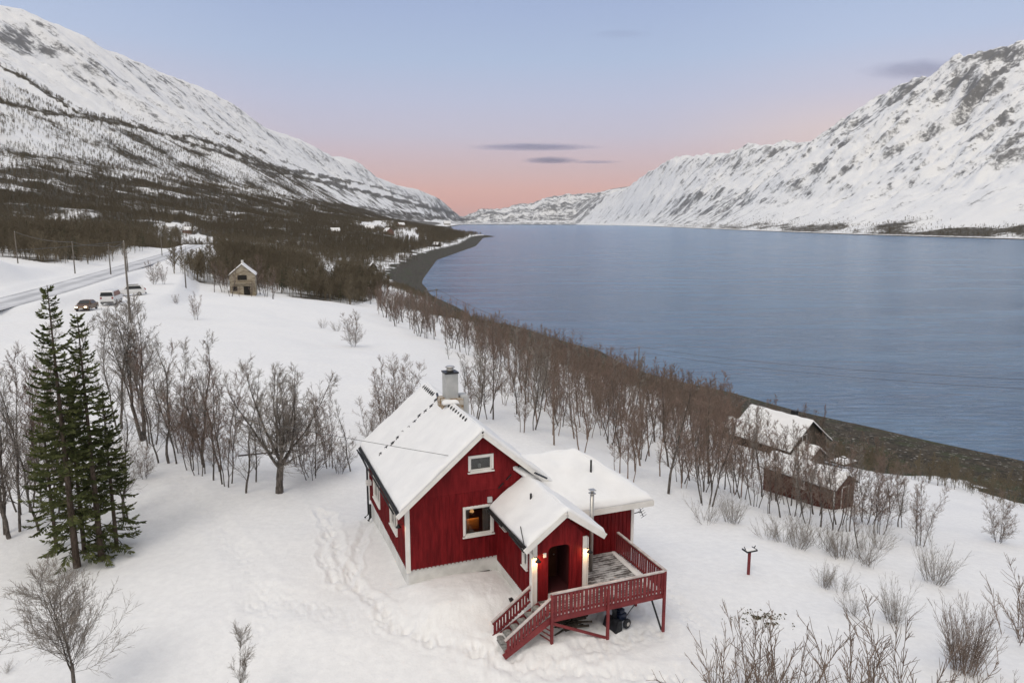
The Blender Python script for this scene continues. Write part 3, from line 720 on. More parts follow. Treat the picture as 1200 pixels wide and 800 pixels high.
for k, (px, py, hh) in enumerate([(8,792,18),(378,385,14),(395,388,16),(640,560,10)][:3]):
    shrub(px, py, hh, 'loose', ['few thin twigs poking from the snow at the bottom left','small tuft of twigs on the snowfield far above the largest tree','twig tuft beside the small clump on the open snowfield'][k], k)
# ------------------------------------------------------------------ spruces
def spruce(seed, h, wid, bare=.12):
    R = random.Random(seed); T = []; Q = []; W = []
    n = 16
    for i in range(n): T.append((R.gauss(0, .01), R.gauss(0, .01), -.3 + (h + .3) * i / n, .015 + .012 * h * (1 - i / n), 0, 0, -.3 + (h + .3) * (i + 1) / n, .015 + .012 * h * (1 - (i + 1) / n)))
    for i in range(1, n): T[i] = (*T[i - 1][4:7], *T[i][3:])
    z = h * bare
    while z < h * .985:
        t = (z / h); prof = wid * (1.02 - t) ** .78 * (1 if t > .3 else .82 + .6 * t)
        nb = 6 if t < .85 else 4
        a0 = R.uniform(0, 6.28)
        for k in range(nb):
            if R.random() < (.34 if t < .36 else .17): continue
            a = a0 + 6.283 * k / nb + R.gauss(0, .22); L = prof * R.uniform(.6, 1.12) + .1
            o = Vector((math.cos(a), math.sin(a), 0)); el = .5 * t - .18 + R.gauss(0, .09)
            m = max(4, int(L / .085)); p = Vector((0, 0, z + R.uniform(-.12, .12))); 
            for j in range(m):
                s = j / m; e = el - .55 * math.sin(s * 2.6) * (1 - t) + .75 * s * s
                d = (o * math.cos(e) + Vector((0, 0, 1)) * math.sin(e)).normalized(); q = p + d * (L / m)
                W.append((*p, .012 * (1 - s) + .004, *q, .012 * (1 - s) + .003))
                if s > (.30 if t < .4 else .1) or t > .9:
                    for sd in (-1, 1):
                        for _ in range(2 if R.random() < .45 else 1):
                            sv = Vector((-o.y, o.x, 0)) * sd; l = (.10 + .42 * L * (1 - s) ** .8 * .55 + .06) * R.uniform(.6, 1.2)
                            e2 = (d * R.uniform(.5, 1.0) + sv * R.uniform(.5, 1.0) + Vector((0, 0, R.gauss(-.12, .16)))).normalized()
                            Q.append((p.lerp(q, R.random()), e2, min(l, .5), R.uniform(.022, .042)))
                if R.random() < .5: Q.append((p, (d + Vector((0, 0, -.5 + R.random()))).normalized(), .16, .03))
                p = q
            Q.append((p, d, .2, .04))
        z += R.uniform(.2, .3) * (1.15 if t < .4 else 1)
    V, Fq = [], []
    for p, d, l, w_ in Q:
        for rot in (0, 1.57):
            s = d.cross(Vector((0, 0, 1)))
            if s.length < .05: s = Vector((1, 0, 0))
            s.normalize(); s.rotate(Matrix.Rotation(rot + R.gauss(0, .3), 3, d)); b = len(V)
            V += [p, p + d * l * .45 + s * w_, p + d * l, p + d * l * .5 - s * w_]; Fq.append((b, b + 1, b + 2, b + 3))
    tr = prisms(T, 8); br = prisms(W, 3)
    return mesh_np('trunk', *join_np([tr]), M_sbark, True), mesh_np('branches', *br, M_sbark), mesh_np('crown', np.array([tuple(v) for v in V]), np.array(Fq), M_needle)
def put_spruce(px, py, hpx, seed, wid, label, bare):
    x, y, z = ground_px(px, py); d = y * math.cos(PIT) - (z - CZ) * math.sin(PIT); h = hpx * d / F / .97
    a, b, c = spruce(seed, h, wid, bare); t = thing('spruce_tree', (x, y, z - .05), label, 'spruce')
    child('trunk', a, t); child('branches', b, t); child('crown', c, t)
put_spruce(90,662,322,1,1.9,'tallest dark green spruce with a bare pointed leader at the left',.06)
put_spruce(119,655,284,2,1.5,'second tallest spruce, touching the right side of the tallest one',.07)
put_spruce(99,645,205,3,1.4,'shorter spruce squeezed behind the two tall spruces',.2)
put_spruce(137,642,185,4,1.45,'lowest spruce at the right of the dark spruce group with long lower boughs',.08)
put_spruce(66,640,165,5,1.4,'low spruce at the left of the dark spruce group beside thin birches',.2)
# ------------------------------------------------------------------ far-off wood: one mass, instanced low-detail trees
def mini(seed, h, n, r, mat, conifer=False):
    R = random.Random(seed); S = []
    st = 1 if conifer else R.choice([1, 2])
    for s in range(st):
        lean = Vector((R.gauss(0, .1), R.gauss(0, .1), 1)).normalized(); top = lean * h * R.uniform(.85, 1); S.append((0, 0, -.3, r * 1.8, *top, r * .5))
        for i in range(n):
            t = R.uniform(.22, .95); p = top * t; a = R.uniform(0, 6.28)
            if conifer: L = h * .26 * (1.05 - t); d = Vector((math.cos(a), math.sin(a), -.15))
            else: L = h * .33 * (1.15 - t) * R.uniform(.6, 1.2); d = Vector((math.cos(a) * .75, math.sin(a) * .75, R.uniform(.5, 1.3))).normalized()
            q = p + d * L; S.append((*p, r, *q, r * .5))
            for _ in range(2):
                e = (d + Vector((R.gauss(0, .5), R.gauss(0, .5), R.gauss(.1, .3)))).normalized(); S.append((*p.lerp(q, R.uniform(.3, .9)), r * .7, *(p.lerp(q, .6) + e * L * .55), r * .35))
    return mesh_np('mini', *prisms(S, 3), mat)
lib = bpy.data.collections.new('wood_variants')
for i in range(6):
    o = bpy.data.objects.new('variant_%d' % i, mini(i, 6.0, 34, .034, M_far if i < 5 else M_far2, i == 5)); lib.objects.link(o)
def scatter(name, pts, scales, label, cat=None, lib_=None):
    me = bpy.data.meshes.new(name); me.vertices.add(len(pts)); me.vertices.foreach_set('co', np.asarray(pts, np.float32).ravel())
    a = me.attributes.new('s', 'FLOAT', 'POINT'); a.data.foreach_set('value', np.asarray(scales, np.float32))
    rs = np.random.RandomState(len(pts)); a = me.attributes.new('r', 'FLOAT', 'POINT'); a.data.foreach_set('value', (rs.rand(len(pts)) * 6.28).astype(np.float32))
    a = me.attributes.new('k', 'INT', 'POINT'); a.data.foreach_set('value', (np.minimum((rs.rand(len(pts)) * 5.35), 5)).astype(np.int32))
    o = bpy.data.objects.new(name, me); col.objects.link(o); o['kind'] = 'stuff'; o['label'] = label; o['category'] = cat or 'wood'
    g = bpy.data.node_groups.new(name, 'GeometryNodeTree')
    g.interface.new_socket('Geometry', in_out='INPUT', socket_type='NodeSocketGeometry'); g.interface.new_socket('Geometry', in_out='OUTPUT', socket_type='NodeSocketGeometry')
    ni = g.nodes.new('NodeGroupInput'); no = g.nodes.new('NodeGroupOutput')
    ci = g.nodes.new('GeometryNodeCollectionInfo'); ci.inputs['Collection'].default_value = lib_ or lib; ci.inputs['Separate Children'].default_value = True; ci.inputs['Reset Children'].default_value = True
    ip = g.nodes.new('GeometryNodeInstanceOnPoints'); ip.inputs['Pick Instance'].default_value = True
    def na_(n_, t_):
        a_ = g.nodes.new('GeometryNodeInputNamedAttribute'); a_.data_type = t_; a_.inputs['Name'].default_value = n_; return a_.outputs['Attribute']
    cx = g.nodes.new('ShaderNodeCombineXYZ'); g.links.new(na_('r', 'FLOAT'), cx.inputs[2])
    g.links.new(ni.outputs[0], ip.inputs['Points']); g.links.new(ci.outputs[0], ip.inputs['Instance']); g.links.new(na_('k', 'INT'), ip.inputs['Instance Index'])
    g.links.new(cx.outputs[0], ip.inputs['Rotation']); g.links.new(na_('s', 'FLOAT'), ip.inputs['Scale']); g.links.new(ip.outputs[0], no.inputs[0])
    md = o.modifiers.new('scatter', 'NODES'); md.node_group = g
    return o
rs = np.random.RandomState(3)
# candidates: grid cells of the terrain sheet, weighted by cell area and density
cellA = (Rg * np.gradient(Rg, axis=0) * np.gradient(Ag, axis=1))
def sample(mask, per_m2, cap):
    wgt = np.where(mask, dens * cellA * per_m2, 0); lam = wgt
    k = rs.poisson(np.minimum(lam, 50)); i, j = np.nonzero(k); rep = k[i, j]; i = np.repeat(i, rep); j = np.repeat(j, rep)
    if len(i) > cap: s = rs.permutation(len(i))[:cap]; i, j = i[s], j[s]
    i2 = np.minimum(i + 1, nr - 1); j2 = np.minimum(j + 1, na - 1); a, b = rs.rand(len(i)), rs.rand(len(i))
    def L_(A): return (A[i, j] * (1 - a) + A[i2, j] * a) * (1 - b) + (A[i, j2] * (1 - a) + A[i2, j2] * a) * b
    return np.stack([L_(GX), L_(GY), L_(GZ) - .1], 1)
vis = (PX > -60) & (PX < 1260)
m1 = vis & left & (Rg < 900)
p1a = sample(m1 & (Rg < 360), .3, 30000); p1b = sample(m1 & (Rg >= 360), .095, 80000); p1_ = np.concatenate([p1a, p1b]); scatter('wood', p1_, np.r_[rs.uniform(.7, 1.4, len(p1a)), rs.uniform(.6, 1.3, len(p1b))], 'brown leafless wood covering the flat land beyond the road')
m2 = vis & left & (Rg >= 900) & (Rg < 3600)
p2_ = sample(m2, .05, 170000); scatter('hillside_wood', p2_, rs.uniform(.9, 1.5, len(p2_)), 'leafless birch wood thinning out up the snowy mountainside')
m3 = vis & right_side & (Rg < 5000)
p3_ = sample(m3, .012, 20000); scatter('far_shore_wood', p3_, rs.uniform(.9, 1.5, len(p3_)), 'dark scrub along the foot of the mountain across the fjord')
# scrub along the beach edge
und = np.where((Rg > 50) & (Rg < 330) & (GX < 200) & (PX > 380) & (PX < 1230), sstep(2.6, 3.8, GZ) * (1 - sstep(4.5, 7.5, GZ)), 0)
k = rs.poisson(np.minimum(und * cellA * .6, 20)); i, j = np.nonzero(k); rep = k[i, j]; i = np.repeat(i, rep); j = np.repeat(j, rep)
pp = np.stack([GX[i, j] + rs.randn(len(i)) * .5, GY[i, j] + rs.randn(len(i)) * .5, GZ[i, j] - .05], 1)
scatter('beach_scrub', pp, rs.uniform(.16, .6, len(pp)), 'low brown scrub on the bank above the dark beach', 'scrub')
print('wood', len(p1_), len(p2_), len(p3_), len(pp))

# the rest of the belt: more of the same birches as one mass behind the single ones
lib2 = bpy.data.collections.new('belt_variants')
for i in range(6):
    prt = []
    for a_ in [*TREELIB[('b', i)][0], TREELIB[('b', i)][1]]:
        va = np.empty(len(a_.vertices) * 3, np.float32); a_.vertices.foreach_get('co', va); fa = np.empty(len(a_.loops), np.int32); a_.loops.foreach_get('vertex_index', fa); prt.append((va.reshape(-1, 3), fa.reshape(-1, 4)))
    me = mesh_np('belt_birch', *join_np(prt), M_twigr if i % 2 else M_twig)
    o = bpy.data.objects.new('belt_%d' % i, me); lib2.objects.link(o)
R = random.Random(31); ex = []; tries = 0
while len(ex) < 170 and tries < 40000:
    tries += 1
    x = R.uniform(min(xs_), max(xs_)); y = R.uniform(min(ys_), max(ys_)) if R.random() < .3 else R.uniform(min(ys_), 105)
    if inpoly(x, y, BW) and far_enough(x, y, cand, 1.3) and far_enough(x, y, ex, 1.3): ex.append((x, y))
pts = [(x, y, T1(x, y) - .1) for x, y in ex]
scatter('belt_wood', pts, np.array([R.uniform(.65, 1.12) for _ in pts]), 'thicket of thin bare stems filling the tree belt by the beach', lib_=lib2)
# ------------------------------------------------------------------ built things
class MB:
    def __init__(s): s.bm = bmesh.new()
    def poly(s, pts):
        return s.bm.faces.new([s.bm.verts.new(p) for p in pts])
    def box(s, x0, x1, y0, y1, z0, z1, M=None):
        v = [Vector(p) for p in ((x0,y0,z0),(x1,y0,z0),(x1,y1,z0),(x0,y1,z0),(x0,y0,z1),(x1,y0,z1),(x1,y1,z1),(x0,y1,z1))]
        if M is not None: v = [M @ p for p in v]
        v = [s.bm.verts.new(p) for p in v]
        for f in ((3,2,1,0),(4,5,6,7),(0,1,5,4),(1,2,6,5),(2,3,7,6),(3,0,4,7)): s.bm.faces.new([v[i] for i in f])
        return s
    def bar(s, p, q, w, h, up=(0,0,1), ext=0):
        """rectangular bar from p to q, width w across, height h along up"""
        p, q = Vector(p), Vector(q); d = (q - p).normalized(); p = p - d * ext; q = q + d * ext; L = (q - p).length
        sd = d.cross(Vector(up))
        if sd.length < 1e-4: sd = d.cross(Vector((0,1,0)))
        sd.normalize(); u = sd.cross(d).normalized()
        M = Matrix(((d.x, sd.x, u.x, p.x), (d.y, sd.y, u.y, p.y), (d.z, sd.z, u.z, p.z), (0,0,0,1)))
        return s.box(0, L, -w/2, w/2, -h/2, h/2, M)
    def tube(s, pts, r, k=8, cap=True):
        pts = [Vector(p) for p in pts]; rs_ = r if isinstance(r, (list, tuple)) else [r] * len(pts); rings = []
        for i, p in enumerate(pts):
            d = (pts[min(i+1, len(pts)-1)] - pts[max(i-1, 0)]).normalized(); a = Vector((0,0,1)) if abs(d.z) < .9 else Vector((1,0,0))
            u = d.cross(a).normalized(); v = d.cross(u)
            rings.append([s.bm.verts.new(p + (u * math.cos(6.28318*j/k) + v * math.sin(6.28318*j/k)) * rs_[i]) for j in range(k)])
        for A, Bq in zip(rings[:-1], rings[1:]):
            for j in range(k): s.bm.faces.new((A[j], A[(j+1)%k], Bq[(j+1)%k], Bq[j])).smooth = True
        if cap: s.bm.faces.new(rings[0][::-1]); s.bm.faces.new(rings[-1])
        return s
    def prism(s, prof, a, b, f):
        """closed profile prof [(u,w)], swept between parameters a and b; f(u,w,t) -> point"""
        A = [s.bm.verts.new(f(u, w_, a)) for u, w_ in prof]; Bq = [s.bm.verts.new(f(u, w_, b)) for u, w_ in prof]; n = len(prof)
        for j in range(n): s.bm.faces.new((A[j], A[(j+1)%n], Bq[(j+1)%n], Bq[j]))
        s.bm.faces.new(A[::-1]); s.bm.faces.new(Bq); return s
    def loft(s, rings, smooth=True, cap=True):
        R_ = [[s.bm.verts.new(p) for p in r] for r in rings]; k = len(R_[0])
        for A, Bq in zip(R_[:-1], R_[1:]):
            for j in range(k): s.bm.faces.new((A[j], A[(j+1)%k], Bq[(j+1)%k], Bq[j])).smooth = smooth
        if cap: s.bm.faces.new(R_[0][::-1]); s.bm.faces.new(R_[-1])
        return s
    def build(s, name, mat, parent=None, bevel=0, label=None):
        bmesh.ops.remove_doubles(s.bm, verts=s.bm.verts, dist=1e-5)
        bmesh.ops.recalc_face_normals(s.bm, faces=s.bm.faces)
        if bevel: bmesh.ops.bevel(s.bm, geom=[e for e in s.bm.edges if e.is_manifold and e.calc_face_angle(0) > .5], offset=bevel, segments=1, affect='EDGES', clamp_overlap=True)
        me = bpy.data.meshes.new(name); s.bm.to_mesh(me); s.bm.free(); me.materials.append(mat)
        o = bpy.data.objects.new(name, me); col.objects.link(o)
        if parent is not None: o.parent = parent
        if label: o['label'] = label
        return o
def plain(name, c, rough=.6, metal=0, spec=.4, emit=None, es=1):
    m, nt, B = new_mat(name); B.inputs['Base Color'].default_value = (*c, 1); B.inputs['Roughness'].default_value = rough; B.inputs['Metallic'].default_value = metal; B.inputs['Specular IOR Level'].default_value = spec
    if emit: B.inputs['Emission Color'].default_value = (*emit, 1); B.inputs['Emission Strength'].default_value = es
    return m
M_red = noisemat('red_painted_boards', (.118, .0045, .007), (.215, .012, .015), 1.9, .6, 0, .15, stretch=(3, 3, .5))
M_redd = noisemat('red_painted_rail', (.155, .022, .026), (.23, .040, .042), 2.4, .6, 0, .3)
M_white = noisemat('white_painted_wood', (.72, .70, .66), (.82, .80, .77), 2.0, .55, 0, .3)
M_found = noisemat('whitewashed_foundation', (.60, .60, .58), (.76, .76, .74), 1.5, .8, .01)
M_snow = noisemat('roof_snow', (.80, .80, .805), (.86, .86, .86), 1.2, .75, .03, .15, 6)
M_dark = noisemat('black_roofing', (.015, .015, .016), (.04, .04, .04), 6, .6)
M_chim = noisemat('chimney_sheet', (.36, .37, .37), (.50, .50, .49), 1.5, .5, .0)
M_stain = noisemat('rusty_stained_mortar', (.22, .13, .05), (.50, .46, .40), 3.5, .8, .01, lo=.42, hi=.6)
M_steel = noisemat('flue_steel', (.42, .41, .39), (.55, .53, .50), 2, .38, 0, .5, metal=.7)
M_black = plain('black_metal', (.012, .012, .013), .4)
M_int = noisemat('room_wall', (.16, .13, .10), (.20, .16, .12), 1)
M_intw = noisemat('orange_wood', (.42, .15, .03), (.60, .24, .06), 2, stretch=(1, 1, 6))
M_curt = noisemat('curtain_cloth', (.42, .42, .38), (.60, .59, .55), 5, stretch=(6, 6, .3))
M_step = noisemat('grey_grating', (.16, .16, .155), (.30, .30, .29), 10)
def deckmat():
    m, nt, B = new_mat('snow_dusted_deck'); P = TC(nt)
    b = NN(nt, 'ShaderNodeTexWave', {'Vector': SCALE(nt, P, (0, 1, 0)), 'Scale': 1.9, 'Distortion': .6, 'Detail': 3.0}, bands_direction='Y').outputs['Fac']
    n = NOISE(nt, SCALE(nt, P, (.8, 1.6, 1)), 2.2, 7, .7); f = RAMP(nt, MATH(nt, 'ADD', n, MATH(nt, 'MULTIPLY', b, .10)), .47, .66)
    nt.links.new(MIX(nt, f, (.085, .075, .07), (.60, .60, .60)), B.inputs['Base Color']); B.inputs['Roughness'].default_value = .8
    nt.links.new(BUMP(nt, f, .5, .03), B.inputs['Normal']); return m
M_deck = deckmat()
def glass(name, tint=(.02, .025, .03), alpha=.75):
    m = bpy.data.materials.new(name); m.use_nodes = True; nt = m.node_tree; nt.nodes.clear()
    g = NN(nt, 'ShaderNodeBsdfGlossy', {'Roughness': .03, 'Color': (.9, .9, .9, 1)}); t = NN(nt, 'ShaderNodeBsdfTransparent', {'Color': (.8, .82, .82, 1)})
    fr_n = NN(nt, 'ShaderNodeFresnel', {'IOR': 1.5}); mx = NN(nt, 'ShaderNodeMixShader', {0: MATH(nt, 'MULTIPLY', fr_n.outputs[0], 1.4)})
    nt.links.new(t.outputs[0], mx.inputs[1]); nt.links.new(g.outputs[0], mx.inputs[2])
    o = NN(nt, 'ShaderNodeOutputMaterial'); nt.links.new(mx.outputs[0], o.inputs[0]); return m
M_glass = glass('window_glass')
M_glassd = plain('dark_glass', (.015, .018, .02), .08, 0, .6)
M_bulb = plain('lit_bulb', (1, .7, .4), .5, emit=(1, .62, .28), es=25)
# walls: strips of a plane with rectangular openings
def wall(mb, o, ex, x0, x1, bot, topf, holes, th, extra=()):
    """o origin, ex unit vector along the wall, z up; wall thickness th goes inward (left of ex)"""
    o, ex = Vector(o), Vector(ex); nn_ = Vector((-ex.y, ex.x, 0))
    def P(x, z, t): return o + ex * x + Vector((0, 0, z)) + nn_ * t
    xs = sorted({x0, x1, *[h[0] for h in holes], *[h[1] for h in holes], *extra})
    for a, b in zip(xs[:-1], xs[1:]):
        m_ = (a + b) / 2; hs = sorted([h for h in holes if h[0] < m_ < h[1]], key=lambda h: h[2]); z = bot
        for h in hs + [None]:
            za = zb = None
            if h is None: za, zb = topf(a), topf(b)
            else: za = zb = h[2]
            pts = [(a, z), (b, z), (b, zb), (a, za)]
            A = [mb.bm.verts.new(P(x, q, 0)) for x, q in pts]; Bq = [mb.bm.verts.new(P(x, q, th)) for x, q in pts]
            mb.bm.faces.new(A); mb.bm.faces.new(Bq[::-1])
            for j in range(4): mb.bm.faces.new((A[j], Bq[j], Bq[(j+1)%4], A[(j+1)%4]))
            if h is not None: z = h[3]
def battens(mb, o, ex, x0, x1, bot, topf, holes, step=.165, w=.045, d=.022, off=.0):
    o, ex = Vector(o), Vector(ex); nn_ = Vector((ex.y, -ex.x, 0)); x = x0 + step * .5 + off
    R = random.Random(int(abs(o.x * 31 + o.y * 7) * 10))
    while x < x1 - w:
        segs = [(bot, topf(x))]
        for h in holes:
            if h[0] - .08 < x < h[1] + .08:
                ns = []
                for a, b in segs:
                    if h[2] - .08 > a: ns.append((a, min(b, h[2] - .08)))
                    if h[3] + .08 < b: ns.append((max(a, h[3] + .08), b))
                segs = ns
        for a, b in segs:
            if b - a > .05:
                M = Matrix(((ex.x, nn_.x, 0, o.x), (ex.y, nn_.y, 0, o.y), (0, 0, 1, o.z), (0, 0, 0, 1)))
                mb.box(x - w/2, x + w/2, .001, d * R.uniform(.8, 1.2), a, b, M)
        x += step
def window(parent, o, ex, x0, x1, z0, z1, fw=.085, mull=0, dark=False, cross=0, label=None):
    o, ex = Vector(o), Vector(ex); nn_ = Vector((ex.y, -ex.x, 0)); M = Matrix(((ex.x, nn_.x, 0, o.x), (ex.y, nn_.y, 0, o.y), (0, 0, 1, o.z), (0, 0, 0, 1)))
    m = MB()
    for a, b, c, d in ((x0 - fw, x1 + fw, z1, z1 + fw), (x0 - fw, x0, z0, z1), (x1, x1 + fw, z0, z1)): m.box(a, b, -.06, .045, c, d, M)
    m.box(x0, x1, -.06, .045, z0 - fw * .6, z0, M)
    m.box(x0 + .003, x0 + .045, -.07, .0, z0 + .003, z1 - .003, M); m.box(x1 - .045, x1 - .003, -.07, .0, z0 + .003, z1 - .003, M)
    m.box(x0 + .046, x1 - .046, -.07, .0, z0 + .003, z0 + .05, M); m.box(x0 + .046, x1 - .046, -.07, .0, z1 - .05, z1 - .003, M)
    if mull:
        xm = (x0 + x1) / 2; m.box(xm - .025, xm + .025, -.068, .002, z0 + .051, z1 - .051, M)
    f = m.build('window', M_white, parent, label=label)
    MB().box(x0 + .02, x1 - .02, -.055, -.045, z0 + .02, z1 - .02, M).build('pane', M_glassd if dark else M_glass, f)
    MB().box(x0 - fw - .03, x1 + fw + .03, .0, .09, z0 - fw * .6 - .045, z0 - fw * .6 - .001, M).build('sill', M_white, f)
    return f
def snow_slab(mb, c00, c10, c11, c01, th, nx=16, ny=16, rim=.18, seed=0, amp=.03, over=.06):
    """snow lying on the roof quad; soft rounded rim, uneven top"""
    c = [Vector(p) for p in (c00, c10, c11, c01)]
    Lx = ((c[1] - c[0]).length + (c[2] - c[3]).length) / 2; Ly = ((c[3] - c[0]).length + (c[2] - c[1]).length) / 2
    def knots(n, L):
        e = min(rim / L, .2); a = [0, e * .12, e * .35, e * .65, e]; k = [a[-1] + (1 - 2 * a[-1]) * i / n for i in range(1, n)]
        return a + k + [1 - v for v in a[::-1]]
    U, V = knots(nx, Lx), knots(ny, Ly); top = []
    for v in V:
        row = []
        for u in U:
            p = (c[0] * (1 - u) + c[1] * u) * (1 - v) + (c[3] * (1 - u) + c[2] * u) * v
            du, dv = min(u, 1 - u) * Lx, min(v, 1 - v) * Ly; e = min(1, du / rim); g = min(1, dv / rim)
            hgt = th * math.sqrt(max(0, 1 - (1 - e) ** 2 * .75)) * math.sqrt(max(0, 1 - (1 - g) ** 2 * .75))
            hgt *= 1 + .3 * float(pnoise(p.x * 1.1 + seed * 3, p.y * 1.1 + p.z * .7)); hgt += 1.6 * amp * float(pnoise(p.x * 1.3 + seed, p.y * 1.3 + p.z)) * min(1, e) + amp * .5 * float(pnoise(p.x * 4 + seed, p.y * 4))
            row.append(mb.bm.verts.new(p + Vector((0, 0, hgt))))
        top.append(row)
    bot = [[mb.bm.verts.new((c[0] * (1 - u) + c[1] * u) * (1 - v) + (c[3] * (1 - u) + c[2] * u) * v) for u in U] for v in V]
    for T, flip in ((top, 0), (bot, 1)):
        for i in range(len(V) - 1):
            for j in range(len(U) - 1):
                q = (T[i][j], T[i][j+1], T[i+1][j+1], T[i+1][j])
                try: mb.bm.faces.new(q if not flip else q[::-1]).smooth = True
                except ValueError: pass
    n, k = len(V) - 1, len(U) - 1
    loop = [(0, j) for j in range(k)] + [(i, k) for i in range(n)] + [(n, j) for j in range(k, 0, -1)] + [(i, 0) for i in range(n, 0, -1)]
    for a, b in zip(loop, loop[1:] + loop[:1]):
        mb.bm.faces.new((bot[a[0]][a[1]], bot[b[0]][b[1]], top[b[0]][b[1]], top[a[0]][a[1]])).smooth = True
def roof_deck(mb, pts, th=.06):
    """board layer: quad extruded downwards"""
    A = [mb.bm.verts.new(p) for p in pts]; Bq = [mb.bm.verts.new(Vector(p) - Vector((0, 0, th))) for p in pts]; n = len(pts)
    mb.bm.faces.new(A); mb.bm.faces.new(Bq[::-1])
    for j in range(n): mb.bm.faces.new((A[j], Bq[j], Bq[(j+1)%n], A[(j+1)%n]))
# ================================================================== the red house
H = thing('house', (HOX, HOY, HOZ), 'red wooden house with snow-covered gable roofs and white trim in the foreground', 'house', HROT)
W, LEN = 6.24, 8.35; RA = 3.12; EH = 2.72; RH = 5.36          # gable width, length, ridge position, eave and ridge of the red wall
def gtop(x): return EH + (RH - EH) * (1 - abs(x - RA) / RA)
hf = [(2.45, 3.62, 1.10, 2.26), (2.70, 3.62, 3.86, 4.42)]
hl = [(1.75, 3.05, .85, 2.1), (5.5, 7.0, .62, 1.95)]
# main body: front gable, left wall, back gable, right wall
m = MB()
X, Y_ = Vector((1,0,0)), Vector((0,1,0))
wall(m, (0,0,0), X, 0, W, 0, gtop, hf, .14, (RA,))
wall(m, (0,LEN,0), -Y_, .145, LEN - .145, 0, lambda x: EH, [(LEN-b, LEN-a, c, d) for a,b,c,d in hl], .14)
wall(m, (W,LEN,0), -X, 0, W, 0, lambda x: gtop(W-x), [], .14, (RA,))
wall(m, (W,0,0), Y_, .145, LEN - .145, 0, lambda x: EH, [], .14)
battens(m, (0,0,0), X, .1, 3.85, -.03, lambda x: min(2.95, gtop(x) - .02), hf)
battens(m, (0,LEN,0), -Y_, .1, LEN - .1, -.03, lambda x: EH - .01, [(LEN-b, LEN-a, c, d) for a,b,c,d in hl])
# lapped horizontal boards in the gable point
z = 2.98
while z < RH - .15:
    t = 1 - (z + .13 - EH) / (RH - EH); xa, xb = RA - t * RA, RA + t * RA
    segs = [(xa + .02, xb - .02)]
    h = hf[1]
    if z + .14 > h[2] - .08 and z < h[3] + .08: segs = [(xa + .02, h[0] - .09), (h[1] + .09, xb - .02)]
    for a, b in segs: m.prism([(0, 0), (.026, 0), (.006, .14), (0, .14)], a, b, lambda u, w_, t: (t, -u - .001, z + w_))
    z += .142
m.build('wall', M_red, H)
# interior
m = MB(); m.box(.15, W - .15, .15, LEN - .15, -.05, .0); m.box(.15, W - .15, .15, LEN - .15, 2.5, 2.56); m.box(.15, W - .15, 3.4, 3.5, .001, 2.49)
m.box(2.3, 3.95, 2.4, 2.46, 2.57, 4.3)
m.build('interior', M_int, H)
m = MB(); m.box(2.62, 3.28, .62, .68, 1.02, 1.52); m.box(2.62, 3.28, .70, 1.2, .9, .96); m.box(2.62, 2.68, .7, 1.2, .2, .9); m.box(3.22, 3.28, .7, 1.2, .2, .9)
m.build('bench', M_intw, H, bevel=.02)
m = MB()
for k in range(9): m.box(3.28 + k * .034, 3.305 + k * .034, .15 + .02 * (k % 2), .17 + .02 * (k % 2), .9, 2.35)
for k in range(4): m.box(2.46 + k * .03, 2.485 + k * .03, .15 + .02 * (k % 2), .17 + .02 * (k % 2), .9, 2.35)
m.build('curtain', M_curt, H)
MB().box(3.12, 3.24, .2, .3, 3.88, 4.05).build('vase', M_white, H, bevel=.02)
# foundation
m = MB(); G0 = -2.1
m.box(.05, W, .05, LEN - .02, G0, -.012); m.build('foundation', M_found, H)
m = MB(); m.box(3.86, 6.13, -3.74, .04, G0, -.012); m.build('foundation', M_found, H)
m = MB(); m.box(W + .01, 9.65, -1.15, 3.3, G0, -.012); m.build('foundation', M_found, H)
# windows
window(H, (0,0,0), X, *hf[0]); window(H, (0,0,0), X, *hf[1])
for a, b, c, d in hl: window(H, (0,LEN,0), -Y_, LEN-b, LEN-a, c, d, mull=1)
# corner boards
m = MB(); m.box(-.035, .13, -.038, -.001, -.1, EH + .02); m.box(-.038, -.001, -.034, .12, -.1, EH - .02); m.build('corner_board', M_white, H)
m = MB(); m.box(-.038, -.001, LEN - .13, LEN + .02, -.1, EH); m.build('corner_board', M_white, H)
# ---- main roof: slopes from ridge a=RA to both eaves, overhang
sl = (RH - EH) / RA; OV = .45; GV = .38; RZt = RH + .25
def rz_(a): return RZt - abs(a - RA) * sl
aL, aR = -OV, W + OV; b0, b1 = -GV, LEN + GV - .05
m = MB()
roof_deck(m, [(aL, b0, rz_(aL)), (RA, b0, RZt), (RA, b1, RZt), (aL, b1, rz_(aL))])
roof_deck(m, [(RA, b0, RZt), (aR, b0, rz_(aR)), (aR, b1, rz_(aR)), (RA, b1, RZt)])
rf = m.build('roof', M_dark, H)
m = MB(); e = .04
snow_slab(m, (aL + .10, b0 - e, rz_(aL + .10) + .003), (RA, b0 - e, RZt + .003), (RA, b1 + e, RZt + .003), (aL + .10, b1 + e, rz_(aL + .1) + .003), .19, 24, 30, rim=.16, seed=1)
m.build('snow', M_snow, rf)
m = MB()
snow_slab(m, (RA + .02, b0 - e, RZt - .01), (aR, b0 - e, rz_(aR) + .003), (aR, b1 + e, rz_(aR) + .003), (RA + .02, b1 + e, RZt - .01), .19, 20, 30, rim=.16, seed=2)
m.build('snow', M_snow, rf)
m = MB()
for sgn, a_ in ((-1, aL), (1, aR)):
    p, q = Vector((RA, b0 - .022, RZt - .115)), Vector((a_, b0 - .022, rz_(a_) - .115)); m.bar(p, q, .035, .19, (0,0,1), 0)
m.build('barge_board', M_white, rf)
m = MB(); m.tube([(aL - .06, b0 + .35, rz_(aL) - .06), (aL - .06, b1, rz_(aL) - .08)], .035, 8); m.build('gutter', M_dark, rf)
